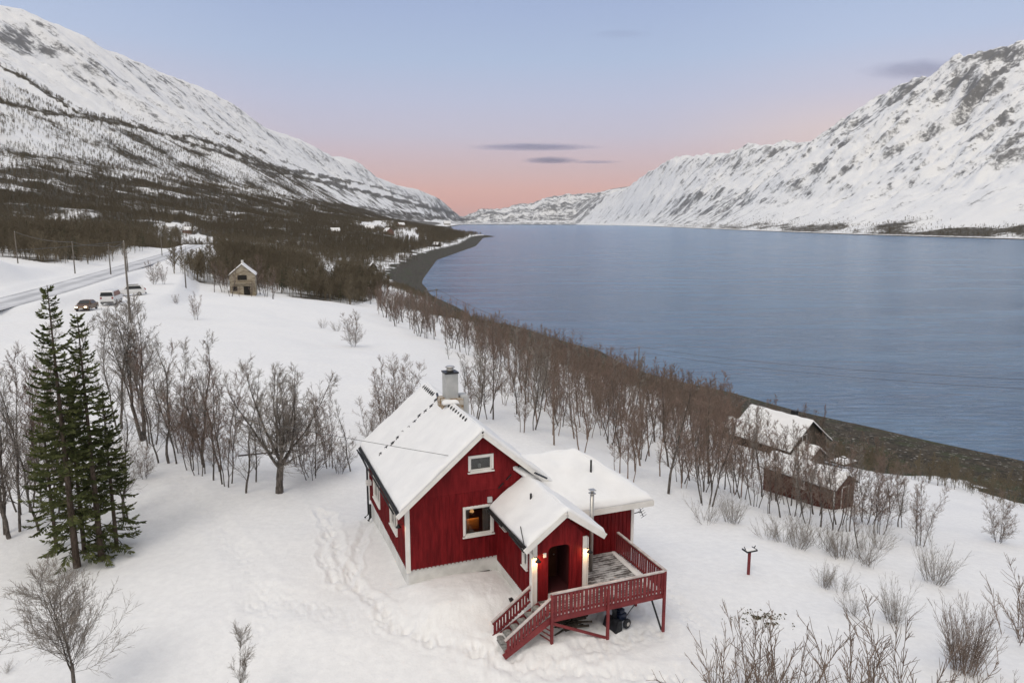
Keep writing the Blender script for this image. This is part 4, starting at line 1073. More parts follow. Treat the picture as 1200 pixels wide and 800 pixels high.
m = MB(); m.tube([(aL - .05, LEN + .02, rz_(aL) - .1), (aL + .1, LEN + .1, rz_(aL) - .35), (-.09, LEN + .08, 1.6), (-.09, LEN + .08, -.9), (-.3, LEN + .05, -1.05)], .05, 8); m.build('downpipe', M_black, H)
m = MB(); m.tube([(-.1, LEN - .5, -.15), (-.1, LEN - .5, -.85), (-.22, LEN - .55, -1.0)], .07, 8); m.build('drainpipe', M_black, H)
MB().box(-.3, -.05, LEN - .9, LEN - .6, 1.0, 1.2).build('vent_box', M_found, H)
# roof steps: row of dark hooks up the left slope; ridge brackets
def hook(a, b, rot=0, s=1):
    z = rz_(a) + .19; m = MB(); c_ = Vector((a, b, z))
    m.bar(c_ + Vector((-.13*s, -.05, -.10*s)), c_ + Vector((.12*s, .06, .10*s)), .05, .035); m.bar(c_ + Vector((-.02, -.13*s, .02)), c_ + Vector((.03, .15*s, .03)), .05, .035)
    m.bar(c_ + Vector((-.1*s, .10*s, -.03)), c_ + Vector((.02, .02, .05)), .04, .03)
    return m.build('roof_step', M_black, rf, bevel=.008)
for k in range(11):
    t = k / 10.; hook(.10 + (RA - .30 - .10) * t, 5.45 + .1 * math.sin(k * 2), s=.85)
for k in range(7): hook(RA - .22, 6.35 + k * .30, s=.7)
for k in range(8): hook(RA - .16, 1.3 + k * .36, s=.5)
m = MB(); m.bar((RA - .35, 5.0, RZt + .12), (RA - .2, 5.75, RZt + .2), .1, .05); m.build('ridge_board', M_black, rf)
# chimney
ch = MB(); CX, CY = RA + .12, 4.55
ch.box(CX - .30, CX + .30, CY - .30, CY + .30, RZt - .5, RZt + 1.42)
chim = ch.build('chimney', M_chim, rf, bevel=.012)
MB().box(CX - .52, CX + .52, CY - .42, CY + .42, RZt - .55, RZt + .26).build('chimney_base', M_stain, chim, bevel=.03)
m = MB(); snow_slab(m, (CX - .55, CY - .75, RZt + .1), (CX + .2, CY - .75, RZt + .1), (CX + .2, CY - .43, RZt + .1), (CX - .55, CY - .43, RZt + .1), .2, 5, 3, .15, 9); m.build('snow', M_snow, chim)
m = MB(); m.box(CX + .40, CX + .78, CY - .38, CY + .30, RZt - .7, RZt + .36); m.build('chimney_step', M_chim, chim, bevel=.03)
m = MB(); m.box(CX - .33, CX + .33, CY - .33, CY + .33, RZt + 1.425, RZt + 1.49); m.build('chimney_cap', M_black, chim)
m = MB(); m.tube([(CX, CY, RZt + 1.49), (CX, CY, RZt + 1.66)], .17, 12); m.tube([(CX, CY, RZt + 1.68), (CX, CY, RZt + 1.73)], [.23, .19], 12); m.build('chimney_pot', M_steel, chim)
for s_ in (-1, 1):
    pass
# ---- wing on the right: low hipped roof
WB0, WB1, WA = -1.2, 3.35, 9.72; WE = 2.0
m = MB()
wall(m, (0, WB0, 0), X, W + .145, WA, -.3, lambda x: WE, [], .14)
wall(m, (WA, 0, 0), Y_, WB0 + .145, WB1 - .145, -.3, lambda x: WE, [], .14)
wall(m, (0, WB1, 0), -X, -WA, -W - .001, -.3, lambda x: WE, [], .14)
battens(m, (0, WB0, 0), X, W + .05, WA - .1, -.3, lambda x: WE, [], .19, .03)
m.build('wing_wall', M_red, H)
m = MB(); m.box(WA - .10, WA + .035, WB0 - .036, WB0 - .001, -.35, WE); m.box(WA + .001, WA + .036, WB0, WB0 + .12, -.35, WE); m.build('corner_board', M_white, H)
o_ = .55; ea0, ea1, eb0, eb1 = 4.9, WA + .62, WB0 - o_, WB1 + o_; EZ = 2.12; RIDZ = 3.72; RB = (eb0 + eb1) / 2; RAe = 7.95
m = MB()
roof_deck(m, [(ea0, eb0, EZ), (ea1, eb0, EZ), (RAe, RB, RIDZ), (ea0, RB, RIDZ)], .14)
roof_deck(m, [(ea0, RB, RIDZ), (RAe, RB, RIDZ), (ea1, eb1, EZ), (ea0, eb1, EZ)], .14)
m2 = m
A3 = [m.bm.verts.new(p) for p in ((ea1, eb0, EZ), (ea1, eb1, EZ), (RAe, RB, RIDZ))]; m.bm.faces.new(A3)
wr = m.build('wing_roof', M_dark, H)
m = MB(); snow_slab(m, (ea0, eb0 - .02, EZ + .003), (ea1 + .02, eb0 - .02, EZ + .003), (RAe + .02, RB, RIDZ + .003), (ea0, RB, RIDZ + .003), .22, 22, 14, .2, 5, .035); m.build('snow', M_snow, wr)
m = MB(); snow_slab(m, (ea0, RB - .05, RIDZ - .0), (RAe + .02, RB - .05, RIDZ), (ea1 + .02, eb1, EZ + .003), (ea0, eb1, EZ + .003), .22, 18, 12, .2, 6, .035); m.build('snow', M_snow, wr)
m = MB(); snow_slab(m, (ea1 + .02, eb0, EZ + .003), (ea1 + .02, eb1, EZ + .003), (RAe, RB + .02, RIDZ + .003), (RAe, RB - .02, RIDZ + .003), .22, 12, 12, .2, 8, .03); m.build('snow', M_snow, wr)
m = MB(); m.box(6.2, ea1 + .02, eb0 - .04, eb0 - .003, EZ - .22, EZ + .02); m.box(ea1 + .021, ea1 + .05, eb0 - .04, eb1, EZ - .2, EZ + .02)
m.build('fascia', M_white, wr)
m = MB(); m.box(6.3, ea1, eb0, WB0 - .01, EZ - .16, EZ - .143); m.build('soffit', M_white, wr)
m = MB(); m.tube([(8.15, -.2, 2.6), (8.15, -.2, 3.72)], .045, 8); m.build('vent_pipe', M_black, wr)
m = MB(); m.bar((WA + .04, WB0 - .05, 1.45), (WA + .34, WB0 - .1, 1.5), .03, .03); m.bar((WA + .3, WB0 - .35, 1.38), (WA + .42, WB0 + .25, 1.62), .025, .025)
for k in range(5): m.bar((WA + .22 + k * .03, WB0 - .3 + k * .12, 1.30 + k * .05), (WA + .46 + k*.02, WB0 - .34 + k * .12, 1.45 + k * .05), .012, .012)
m.build('antenna', M_black, H)
# ---- entrance wing: gable to the front, ridge along b
PA0, PA1, PB = 3.85, 6.15, -3.79; PE = 2.06; PR = 3.12; PRA = 5.12
def ptop(x): return PE + (PR - PE) * (1 - abs(x - PRA) / (PRA - PA0 if x < PRA else PA1 - PRA))
D0, D1, DT = 4.52, 5.42, 1.92
m = MB()
hp = [(.5, 1.12, 1.72, 2.0)]
hp = [(-3.36, -2.98, 1.0, 1.98), (-1.10, -.62, 1.62, 2.0)]
wall(m, (PA0, 0, 0), -Y_, .001, -PB, -.2, lambda x: PE, [(-b, -a, c, d) for a, b, c, d in hp], .1)
wall(m, (PA1, PB, 0), Y_, 0, -PB + WB0, -.2, lambda x: PE, [], .1)
# front with an arched opening
n_ = 8; arch = []
for k in range(n_ + 1):
    t = math.pi * k / n_; arch.append(((D0 + D1) / 2 - (D1 - D0) / 2 * math.copysign(abs(math.cos(t)) ** .55, math.cos(t)), DT - .22 + .22 * math.sin(t) ** .7))
def quadw(m, p, th=.1):
    A = [m.bm.verts.new((x, PB, z)) for x, z in p]; Bq = [m.bm.verts.new((x, PB + th, z)) for x, z in p]
    m.bm.faces.new(A); m.bm.faces.new(Bq[::-1]); n = len(p)
    for j in range(n): m.bm.faces.new((A[j], Bq[j], Bq[(j+1)%n], A[(j+1)%n]))
quadw(m, [(PA0, -.2), (D0, -.2), (D0, ptop(D0)), (PA0, ptop(PA0))])
quadw(m, [(D1, -.2), (PA1, -.2), (PA1, ptop(PA1)), (D1, ptop(D1))])
for (xa, za), (xb, zb) in zip(arch[:-1], arch[1:]):
    if xb - xa > 1e-4: quadw(m, [(xa, za), (xb, zb), (xb, ptop(xb)), (xa, ptop(xa))])
battens(m, (PA0, 0, 0), -Y_, .05, -PB - .12, -.2, lambda x: PE - .02, [(-b, -a, c, d) for a, b, c, d in hp], .13, .035)
battens(m, (0, PB, 0), X, PA0 + .1, PA1 - .1, -.2, lambda x: ptop(x) - .02, [(D0 - .02, D1 + .02, -.2, DT + .02)], .21, .025, .012)
m.build('porch_wall', M_red, H)
for a, b, c, d in hp: window(H, (PA0, 0, 0), -Y_, -b, -a, c, d, fw=.065, dark=False)
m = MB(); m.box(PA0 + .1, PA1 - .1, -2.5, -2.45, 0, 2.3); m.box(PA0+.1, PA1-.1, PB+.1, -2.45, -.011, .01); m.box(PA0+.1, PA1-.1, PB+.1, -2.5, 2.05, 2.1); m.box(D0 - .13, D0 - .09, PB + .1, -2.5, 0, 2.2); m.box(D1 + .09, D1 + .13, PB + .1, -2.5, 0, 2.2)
m.build('entry_recess', plain('shade_tinted_red_boards', (.05, .008, .01), .7), H)  # red boards and floor coloured darker, painting in the shade inside the porch
m = MB(); m.box(4.6, 5.4, -2.56, -2.51, .0, 1.98); dr = m.build('door', noisemat('varnished_door', (.05, .018, .01), (.08, .03, .015), 4, .4), H)
MB().tube([(5.3, -2.6, .95), (5.3, -2.57, .95)], .03, 8).build('handle', M_steel, dr)
m = MB(); m.box(PA0 + .02, PA0 + .20, PB - .05, PB - .001, -.35, PE + .06); m.box(PA0 - .04, PA0 - .001, PB - .045, PB + .12, -.3, PE); m.build('corner_board', M_white, H)
m = MB(); m.box(PA1 - .2, PA1 - .02, PB - .05, PB - .001, -.25, PE + .06); m.box(PA1 + .001, PA1 + .04, PB - .045, PB + .1, -.2, PE); m.build('corner_board', M_white, H)
m = MB(); m.tube([(3.62, PB - .1, 1.98), (3.72, PB - .06, 1.86), (PA0 - .03, PB - .07, 1.78), (PA0 - .02, PB - .09, -.2), (PA0 - .06, PB - .1, -.9)], .04, 8); m.build('downpipe', M_white, H)
# its roof
pA0, pA1 = 3.46, 6.72; pZ = 3.34; psl = (pZ - 2.12) / (PRA - pA0); pb0, pb1 = PB - .32, .9
zL, zR = 2.12, pZ - (pA1 - PRA) * psl * .97
m = MB()
roof_deck(m, [(pA0, pb0, zL), (PRA, pb0, pZ), (PRA, -.1, pZ), (pA0, -.02, zL)])
roof_deck(m, [(PRA, pb0, pZ), (pA1, pb0, zR), (pA1, -.9, zR), (PRA, pb1, pZ)])
pr = m.build('porch_roof', M_dark, H)
def psnow(x): return zL + (x - pA0) * psl
m = MB(); snow_slab(m, (pA0 + .08, pb0 - .02, psnow(pA0 + .08) + .003), (PRA + .02, pb0 - .02, pZ + .003), (PRA + .02, -.05, pZ + .003), (pA0 + .05, -.05, zL + .02), .20, 14, 20, .15, 11, .03); m.build('snow', M_snow, pr)
m = MB(); snow_slab(m, (PRA, pb0 - .02, pZ + .0), (pA1 + .02, pb0 - .02, zR + .003), (pA1 + .02, -.6, zR + .003), (PRA, .9, pZ + .0), .20, 12, 20, .15, 12, .03); m.build('snow', M_snow, pr)
# snow bridging the valley between main roof and entrance roof
m = MB(); snow_slab(m, (PRA - .1, -.35, pZ + .02), (RAe - 1.2, -.2, 2.75), (6.6, 1.0, 3.0), (4.3, .2, 3.9), .25, 10, 10, .3, 13, .05); m.build('snow', M_snow, pr)
m = MB(); m.bar((PRA, pb0 - .02, pZ - .06), (pA0 - .03, pb0 - .02, zL - .08), .035, .22); m.bar((PRA, pb0 - .02, pZ - .06), (pA1 + .03, pb0 - .02, zR - .08), .035, .22); m.build('barge_board', M_white, pr)
m = MB(); m.tube([(pA0 - .05, -.1, zL - .03), (pA0 - .05, -1.75, zL - .05)], .035, 8); m.tube([(pA0 - .05, -2.6, zL - .02), (pA0 - .05, pb0 + .05, zL - .08)], .035, 8); m.build('gutter', M_dark, pr)
m = MB(); m.bar((pA0 - .02, pb0 + .1, zL + .2), (pA0 + .25, -3.0, zL + .42), .03, .02); m.build('loose_flashing', M_black, pr)
for k, (a, b, z_) in enumerate([(4.75, .0, 3.75), (4.35, -.02, 3.4), (4.0, -.02, 3.08)]):
    MB().bar((a - .1, b - .05, z_ - .1), (a + .14, b - .02, z_ + .10), .05, .03).build('flashing', M_black, pr)
MB().box(3.42, 3.62, -.12, -.02, 2.42, 2.66).build('eave_block', M_chim, pr, bevel=.01)
MB().bar((5.35, -.5, 3.62), (5.75, -.9, 3.45), .12, .03).build('roof_tile_edge', M_black, pr)
MB().tube([(4.6, -1.9, 3.05), (4.6, -1.9, 3.32)], .045, 8).build('vent_stub', M_black, pr)
# flue pipe
m = MB(); m.tube([(7.05, -2.42, -.12), (7.05, -2.42, 3.15)], .085, 14); fl = m.build('flue_pipe', M_steel, H)
m = MB(); m.box(6.94, 7.16, -2.53, -2.31, 3.151, 3.20); m.tube([(7.05, -2.42, 3.2), (7.05, -2.42, 3.30)], .06, 10); m.box(6.93, 7.17, -2.54, -2.3, 3.301, 3.33); m.build('cowl', M_steel, fl)
# lamps: shade, lit bulb, and the light they give
def wall_lamp(p, d, pw):
    p = Vector(p); d = Vector(d)
    m = MB(); m.tube([p, p + d * .14 + Vector((0,0,.05)), p + d * .2], .015, 6); m.tube([p + d * .2 + Vector((0,0,.06)), p + d * .2 + Vector((0,0,-.02)), p + d * .2 + Vector((0,0,-.07))], [.03, .07, .125], 12)
    l = m.build('wall_lamp', M_black, H)
    MB().tube([p + d * .2 + Vector((0,0,-.04)), p + d * .2 + Vector((0,0,-.09))], [.035, .03], 8).build('bulb', M_bulb, l)
    li = bpy.data.lights.new('lamp_light', 'POINT'); li.energy = pw; li.color = (1, .55, .22); li.shadow_soft_size = .04
    lo_ = bpy.data.objects.new('lamp_light', li); col.objects.link(lo_); lo_.parent = H; lo_.location = p + d * .21 + Vector((0,0,-.15))
wall_lamp((PA0 + .16, PB - .05, 1.62), (-.1, -1, 0), 11)
wall_lamp((PA1 - .04, PB - .05, 1.62), (.1, -1, 0), 11)
wall_lamp((-.04, .38, 1.82), (-1, 0, 0), 3)
MB().box(4.30, 4.42, PB - .06, PB - .001, 1.55, 1.72).build('house_number', M_white, H, bevel=.01)
li = bpy.data.lights.new('room_light', 'POINT'); li.energy = 6; li.color = (1, .6, .28); li.shadow_soft_size = .1
lo_ = bpy.data.objects.new('room_light', li); col.objects.link(lo_); lo_.parent = H; lo_.location = (2.9, .45, 1.75)
m = MB(); m.tube([(2.9, .45, 2.2), (2.9, .45, 2.02), (2.9, .45, 1.9)], [.02, .05, .1], 10); m.build('pendant_lamp', plain('lamp_shade', (.8, .5, .2), emit=(1, .5, .2), es=.8), H)
# cellar slab / dark edge beside the entrance wall
m = MB(); m.bar((3.5, -.12, -.62), (3.52, -2.6, -.66), .16, .07); m.bar((2.6, -.12, -.6), (3.5, -.12, -.6), .14, .05); m.build('drain_edge', M_black, H)
m = MB(); m.bar((.05, -.35, -.72), (.02, -1.15, -.78), .05, .03); m.bar((.02, -1.15, -.78), (.9, -1.35, -.76), .04, .03); m.build('slab_edge', M_black, H)
# ================================================================== deck
DK = thing('wooden_deck', (HOX, HOY, HOZ), 'dark red raised wooden deck with plank railing and steps, snow-dusted, by the house entrance', 'deck', HROT)
FZ = -.15; DB = -4.95; DA0, DA1 = 4.12, 8.85
m = MB(); x = DB + .02
while x < WB0 - .04:
    a0_ = DA0 if x < PB - .15 else PA1 + .05
    if x < PB - .15 or x > PB - .15: m.box(a0_, DA1, x, x + .125, FZ - .04, FZ)
    x += .133
m.build('floor', M_deck, DK)
m = MB(); m.box(DA0, DA1, DB - .045, DB - .001, FZ - .24, FZ - .02); m.box(DA1 + .001, DA1 + .045, DB - .04, WB0 - .05, FZ - .24, FZ - .02); m.box(DA0 + .05, DA1 - .05, DB + .6, DB + .66, FZ - .2, FZ - .045); m.box(DA0 + 2.2, DA1 - .05, -2.6, -2.52, FZ - .2, FZ - .045)
m.build('beam', M_redd, DK)
m = MB(); snow_slab(m, (DA0 + .02, DB - .04, FZ - .01), (DA1, DB - .04, FZ - .01), (DA1, DB + .08, FZ + .0), (DA0 + .02, DB + .08, FZ + .0), .045, 60, 2, .03, 17, .03); m.build('snow', M_snow, DK)
m = MB(); snow_slab(m, (8.5, -4.85, FZ + .0), (8.83, -4.85, FZ + .0), (8.83, -1.3, FZ), (8.6, -1.3, FZ), .06, 6, 24, .2, 18, .06); m.build('snow', M_snow, DK)
RT = .74
def rail(p, q, z0, z1, inward, nm='railing'):
    """plank railing between two feet; z0 plank bottoms, z1 rail top, heights above the foot line"""
    p, q = Vector(p), Vector(q); L = (q - p).length; d = (q - p) / L; m = MB(); R = random.Random(int(L * 100)); t = .06; k = 0
    while t < L - .1:
        w_ = .098 if k % 4 else .13
        c = p + d * (t + w_ / 2)
        hd = Vector((d.x, d.y, 0)).normalized(); sd = Vector((-hd.y, hd.x, 0)) * .011
        a, b = c - d * w_ / 2, c + d * w_ / 2
        pts = [a + Vector((0,0,z0)), b + Vector((0,0,z0)), b + Vector((0,0,z1 - .03)), a + Vector((0,0,z1 - .03))]
        A = [m.bm.verts.new(v + sd) for v in pts]; Bq = [m.bm.verts.new(v - sd) for v in pts]
        m.bm.faces.new(A); m.bm.faces.new(Bq[::-1])
        for j in range(4): m.bm.faces.new((A[j], Bq[j], Bq[(j+1)%4], A[(j+1)%4]))
        t += w_ + (.045 if k % 4 != 3 else .062); k += 1
    o = m.build(nm, M_redd, DK)
    m = MB(); up = Vector((0,0,1))
    m.bar(p + up * (z1 - .005) - d * .04, q + up * (z1 - .005) + d * .04, .11, .045); m.build('top_rail', M_rail, o)
    m = MB(); m.bar(p + up * (z0 + .12) + inward * .035, q + up * (z0 + .12) + inward * .035, .045, .07); m.bar(p + up * (z1 - .1) + inward * .035, q + up * (z1 - .1) + inward * .035, .045, .07); m.build('cross_rail', M_redd, o)
    return o
M_rail = noisemat('frosted_rail_top', (.42, .36, .34), (.62, .58, .56), 3)
rail((DA0 + .03, DB - .06, FZ), (DA1 + .03, DB - .06, FZ), -.02, RT - FZ, Vector((0, 1, 0)))
rail((DA1 + .07, DB - .02, FZ), (DA1 + .07, -1.35, FZ), -.02, RT - FZ, Vector((-1, 0, 0)))
for (a, b, zb, top) in [(DA0, DB - .085, -1.55, .70), (6.42, DB - .085, -1.8, .45), (DA1 + .02, DB - .085, -2.15, .74), (DA1 + .02, -3.0, -2.2, -.2), (6.42, -3.1, -1.9, -.2), (DA1 + .02, -1.4, -2.2, .70)]:
    MB().box(a - .05, a + .05, b - .05, b + .05, zb, top).build('post', M_redd, DK, bevel=.006)
for a, zb in ((6.42, -1.62), (DA1 + .02, -1.93)): MB().box(a - .13, a + .13, DB - .2, DB + .04, zb - .12, zb + .05).build('footing', M_found if a > 7 else M_black, DK, bevel=.02)
m = MB(); m.bar((DA0 + .06, DB - .02, FZ - .3), (6.38, DB - .02, -1.5), .05, .10); m.build('brace', M_redd, DK)
m = MB(); m.bar((DA1 - .02, -3.9, FZ - .3), (DA1 + .0, DB + .0, -1.75), .045, .07); m.build('brace', M_black, DK)
m = MB(); m.bar((DA1 - .75, DB + .55, FZ - .34), (DA1 + .02, DB + .5, FZ - .34), .05, .1); m.build('brace', M_redd, DK)
# steps going down to the left
SB0, SB1 = DB - .02, -3.88; SA0, SA1 = 2.34, 4.05; SZ0, SZ1 = -1.34, FZ
for k in range(6):
    t = (k + .5) / 6; a = SA0 + (SA1 - SA0) * t; z_ = SZ0 + (SZ1 - SZ0) * (k + 1) / 6.6
    st = MB().box(a - .16, a + .15, SB0 + .08, SB1 - .06, z_ - .035, z_).build('step', M_step, DK, bevel=.012); m = MB(); snow_slab(m, (a - .13, SB0 + .5, z_ + .002), (a + .13, SB0 + .4, z_ + .002), (a + .13, SB1 - .08, z_ + .002), (a - .13, SB1 - .08, z_ + .002), .07, 4, 6, .1, k, .02); m.build('trodden_snow', M_step, st)
def stringer(b):
    m = MB(); m.bar((SA0 - .05, b, SZ0 - .0), (SA1 + .1, b, SZ1 - .12), .045, .24); m.build('stringer', M_redd, DK)
stringer(SB0); stringer(SB1)
rail((SA0 + .0, SB0 - .035, SZ0 + .10), (DA0 - .02, SB0 - .035, FZ + .16), -.02, .58, Vector((0, 1, 0)))
rail((SA0 - .08, SB1 + .035, SZ0 + .10), (3.75, SB1 + .035, FZ + .0), -.02, .66, Vector((0, -1, 0)))
m = MB()
for k in range(4): m.bar((DA0 - .3 + k * .0, DB + .12 + k*.1, -.55 - k * .22), (DA0 + .02, DB - .03, -.75 - k * .2), .03, .04)
m.build('lattice', M_redd, DK)
# ---- snow thrower under the deck
c = Vector(hw(7.35, -4.35, 0)); gz = T1(c.x, c.y)
SB = thing('snow_blower', (c.x, c.y, gz), 'black snow blower with two wheels parked under the red deck', 'snow blower', HROT + math.radians(200))
M_blk = noisemat('black_plastic', (.01, .011, .013), (.03, .032, .04), 5, .5); M_blue = plain('dark_blue_paint', (.012, .02, .05), .4)
m = MB(); m.box(-.2, .22, -.18, .18, .25, .55); m.box(-.12, .14, -.14, .14, .55, .72); m.build('engine', M_blue, SB, bevel=.03)
for s_ in (-1, 1):
    m = MB(); m.tube([(-.05, s_ * .24, .19), (-.05, s_ * .36, .19)], .19, 16); wh = m.build('wheel', M_blk, SB, bevel=.02); MB().tube([(-.05, s_ * .362, .19), (-.05, s_ * .375, .19)], .08, 12).build('hub', M_steel, wh)
m = MB(); m.prism([(.25, .02), (.62, .02), (.66, .1), (.5, .48), (.28, .46)], -.34, .34, lambda u, w_, t: (u, t, w_)); m.build('auger_housing', M_blk, SB, bevel=.015)
m = MB(); m.tube([(.34, 0, .45), (.36, 0, .75), (.45, .0, .95)], [.09, .09, .11], 10); m.build('chute', M_blk, SB)
m = MB()
for s_ in (-1, 1): m.tube([(-.15, s_ * .2, .45), (-.6, s_ * .24, .78), (-.85, s_ * .28, .92), (-.98, s_ * .2, .94)], .018, 6)
m.tube([(-.6, -.24, .78), (-.6, .24, .78)], .016, 6); m.build('handlebar', M_blk, SB)
c = Vector(hw(5.3, -4.2, 0)); gz = T1(c.x, c.y)
fb = thing('firewood_heap', (c.x, c.y, gz), 'dark low heap of firewood and branches in the shade under the deck', 'heap', .3)
R = random.Random(3); M_log = noisemat('old_logs', (.03, .025, .02), (.09, .075, .06), 6)
for k in range(16):
    a = R.uniform(-.5, .5); p = Vector((R.uniform(-.5, .5), R.uniform(-.3, .3), .03 + .2 * R.random())); d = Vector((math.cos(a), math.sin(a), R.gauss(0, .12))) * R.uniform(.2, .45)
    MB().tube([p - d, p + d], R.uniform(.03, .06), 7).build('log', M_log, fb)
# ================================================================== bird table
x, y, z = ground_px(877, 671)
BT = thing('bird_table', (x, y, z), 'red bird table on a post alone in the snow right of the deck', 'bird table', .35)
m = MB(); m.box(-.055, .055, -.055, .055, -.2, 1.22); m.build('post', M_redd, BT, bevel=.008)
m = MB(); m.box(-.3, .3, -.2, .2, 1.221, 1.25); m.box(-.3, -.27, -.2, .2, 1.25, 1.30); m.box(.27, .3, -.2, .2, 1.25, 1.30); m.box(-.27, .27, -.2, -.18, 1.251, 1.29); m.bar((-.22, 0, 1.27), (-.33, 0, 1.46), .03, .03); m.bar((.2, 0, 1.27), (.33, 0, 1.42), .03, .03); m.build('tray', M_black, BT)
m = MB(); snow_slab(m, (-.26, -.17, 1.255), (.26, -.17, 1.255), (.26, .17, 1.255), (-.26, .17, 1.255), .06, 4, 4, .08, 3, .02); m.build('snow', M_snow, BT)
# ================================================================== houses further off
M_cabin = noisemat('dark_brown_boards', (.055, .045, .035), (.10, .085, .068), 3, stretch=(3, 3, .5))
M_shed = noisemat('faded_red_boards', (.075, .030, .024), (.115, .045, .036), 3, stretch=(3, 3, .5))
M_old = noisemat('weathered_yellow_boards', (.24, .20, .14), (.42, .37, .29), .7, stretch=(1, 1, 3), lo=.35, hi=.62)
def shell(parent, L, Wd, eh, rh, wallm, ov=.35, base=-.8, holes_f=(), holes_s=(), nm='wall', snow=.22, off=(0, 0), wins=True):
    """gabled house: length L along x, width Wd along y, gable ends at x = 0 and x = L"""
    ox, oy = off; m = MB(); hy = Wd / 2
    def gt(t): return eh + (rh - eh) * (1 - abs(t - hy) / hy)
    wall(m, (ox, oy + Wd, 0), -Y_, 0, Wd, base, gt, [], .12, (hy,)); wall(m, (ox + L, oy, 0), Y_, 0, Wd, base, gt, [], .12, (hy,))
    wall(m, (ox, oy, 0), X, .12, L - .12, base, lambda x: eh, [], .12); wall(m, (ox + L, oy + Wd, 0), -X, .12, L - .12, base, lambda x: eh, [], .12)
    battens(m, (ox, oy, 0), X, .05, L - .05, base, lambda x: eh, [], .25, .05); battens(m, (ox + L, oy, 0), Y_, .05, Wd - .05, base, lambda x: gt(x) - .02, [], .25, .05); battens(m, (ox, oy + Wd, 0), -Y_, .05, Wd - .05, base, lambda x: gt(x) - .02, [], .25, .05)
    m.build(nm, wallm, parent)
    s = (rh - eh) / hy; z0 = eh - ov * s + .1; zr = rh + .1
    m = MB(); roof_deck(m, [(ox - ov, oy - ov, z0), (ox + L + ov, oy - ov, z0), (ox + L + ov, oy + hy, zr), (ox - ov, oy + hy, zr)]); roof_deck(m, [(ox - ov, oy + hy, zr), (ox + L + ov, oy + hy, zr), (ox + L + ov, oy + Wd + ov, z0), (ox - ov, oy + Wd + ov, z0)])
    r = m.build('roof', M_dark, parent)
    if snow:
        for q in (((ox - ov, oy - ov, z0), (ox + L + ov, oy - ov, z0), (ox + L + ov, oy + hy + .02, zr), (ox - ov, oy + hy + .02, zr)), ((ox - ov, oy + hy, zr), (ox + L + ov, oy + hy, zr), (ox + L + ov, oy + Wd + ov, z0), (ox - ov, oy + Wd + ov, z0))):
            m = MB(); snow_slab(m, *[(a, b, c_ + .003) for a, b, c_ in q], snow, 12, 8, .2, 3, .04); m.build('snow', M_snow, r)
    return r
def swin(parent, x0, x1, z0, z1, side='front', L=0, Wd=0, off=(0, 0)):
    ox, oy = off
    if side == 'front': return window(parent, (ox, oy, 0), X, x0, x1, z0, z1, dark=True)
    if side == 'right': return window(parent, (ox + L, oy, 0), Y_, x0, x1, z0, z1, dark=True)
    return window(parent, (ox, oy + Wd, 0), -Y_, x0, x1, z0, z1, dark=True)
def two_px(p, q):
    a = ground_px(*p); b = ground_px(*q); return a, b, math.atan2(b[1] - a[1], b[0] - a[0]), math.hypot(b[0] - a[0], b[1] - a[1])
# low red shed: long side faces the viewer
a, b, rz, L = two_px((895, 574), (979, 603))
print('shed', a, b, math.degrees(rz), L)
a = (20.9, 56.9, 11.25); rz = math.radians(-56); L = 6.3
SDH = thing('shed', a, 'long low red shed half hidden by thin birches below the red house', 'shed', rz)
shell(SDH, L, 2.7, 1.85, 2.65, M_shed, .28, base=-1.4)
swin(SDH, L * .5, L * .5 + .55, 1.1, 1.7)
m = MB(); m.box(L + .03, L + .07, .9, 1.8, .0, 1.75); m.build('door', M_shed, SDH)
m = MB(); m.box(L + .071, L + .09, .85, .93, .0, 1.8); m.box(L + .071, L + .09, 1.77, 1.85, .0, 1.8); m.box(L + .071, L + .09, .93, 1.77, 1.72, 1.8); m.box(L-.02, L + .05, -.06, .06, -.3, 2.0); m.build('door_frame', M_white, SDH)
# grey-brown house behind it
a, b, rz, L = two_px((862, 548), (945, 566))
a = ground_px(858, 545); 
gz0 = T1(29, 78) + .1; a = (26.0, 81.4, gz0); rz = math.radians(-57); L = 7.6
GH = thing('house', a, 'dark grey-brown house with snowy roof beside the beach, behind the low red shed', 'house', rz)
print('grey house', a, b, math.degrees(rz), L)
GL = max(7.5, L)
GE = 8.7 - gz0; print('grey', gz0)
shell(GH, GL, 6.8, GE, GE + 2.5, M_cabin, .45, base=-2.5)
swin(GH, 2.3, 3.0, GE + .4, GE + 1.1, 'right', GL)
shell(GH, 2.0, 3.0, GE - .9, GE + .2, M_cabin, .3, base=-3.2, nm='porch_wall', off=(GL + .01, .6))
swin(GH, .5, 1.0, GE - 1.9, GE - 1.1, 'right', 2.0, off=(GL + .01, .6))
m = MB(); m.box(GL * .66, GL * .66 + .6, 3.6, 4.1, GE + 1.6, GE + 3.2); m.build('chimney', M_black, GH)
m = MB(); m.box(GL + .2, GL + 4.2, 3.9, 6.4, -.3, -.15); m.box(GL + 4.1, GL + 4.2, 3.9, 6.4, .6, .7); m.box(GL + 2.3, GL + 4.2, 3.85, 3.95, .6, .7)
for k in range(6): m.box(GL + 2.3 + k * .36, GL + 2.36 + k * .36, 3.87, 3.93, -1.2, .6)
m.build('terrace', M_cabin, GH)
m = MB(); snow_slab(m, (GL + 2.4, 3.95, -.14), (GL + 4.1, 3.95, -.14), (GL + 4.1, 6.3, -.14), (GL + 2.4, 6.3, -.14), .15, 6, 6, .2, 3); m.build('snow', M_snow, GH)
a = ground_px(846, 512)
S2 = thing('shed', (a[0], a[1], a[2]), 'little outbuilding with a snowy roof left of the grey-brown house', 'shed', rz)
shell(S2, 3.0, 2.4, 1.6, 2.3, M_cabin, .25)
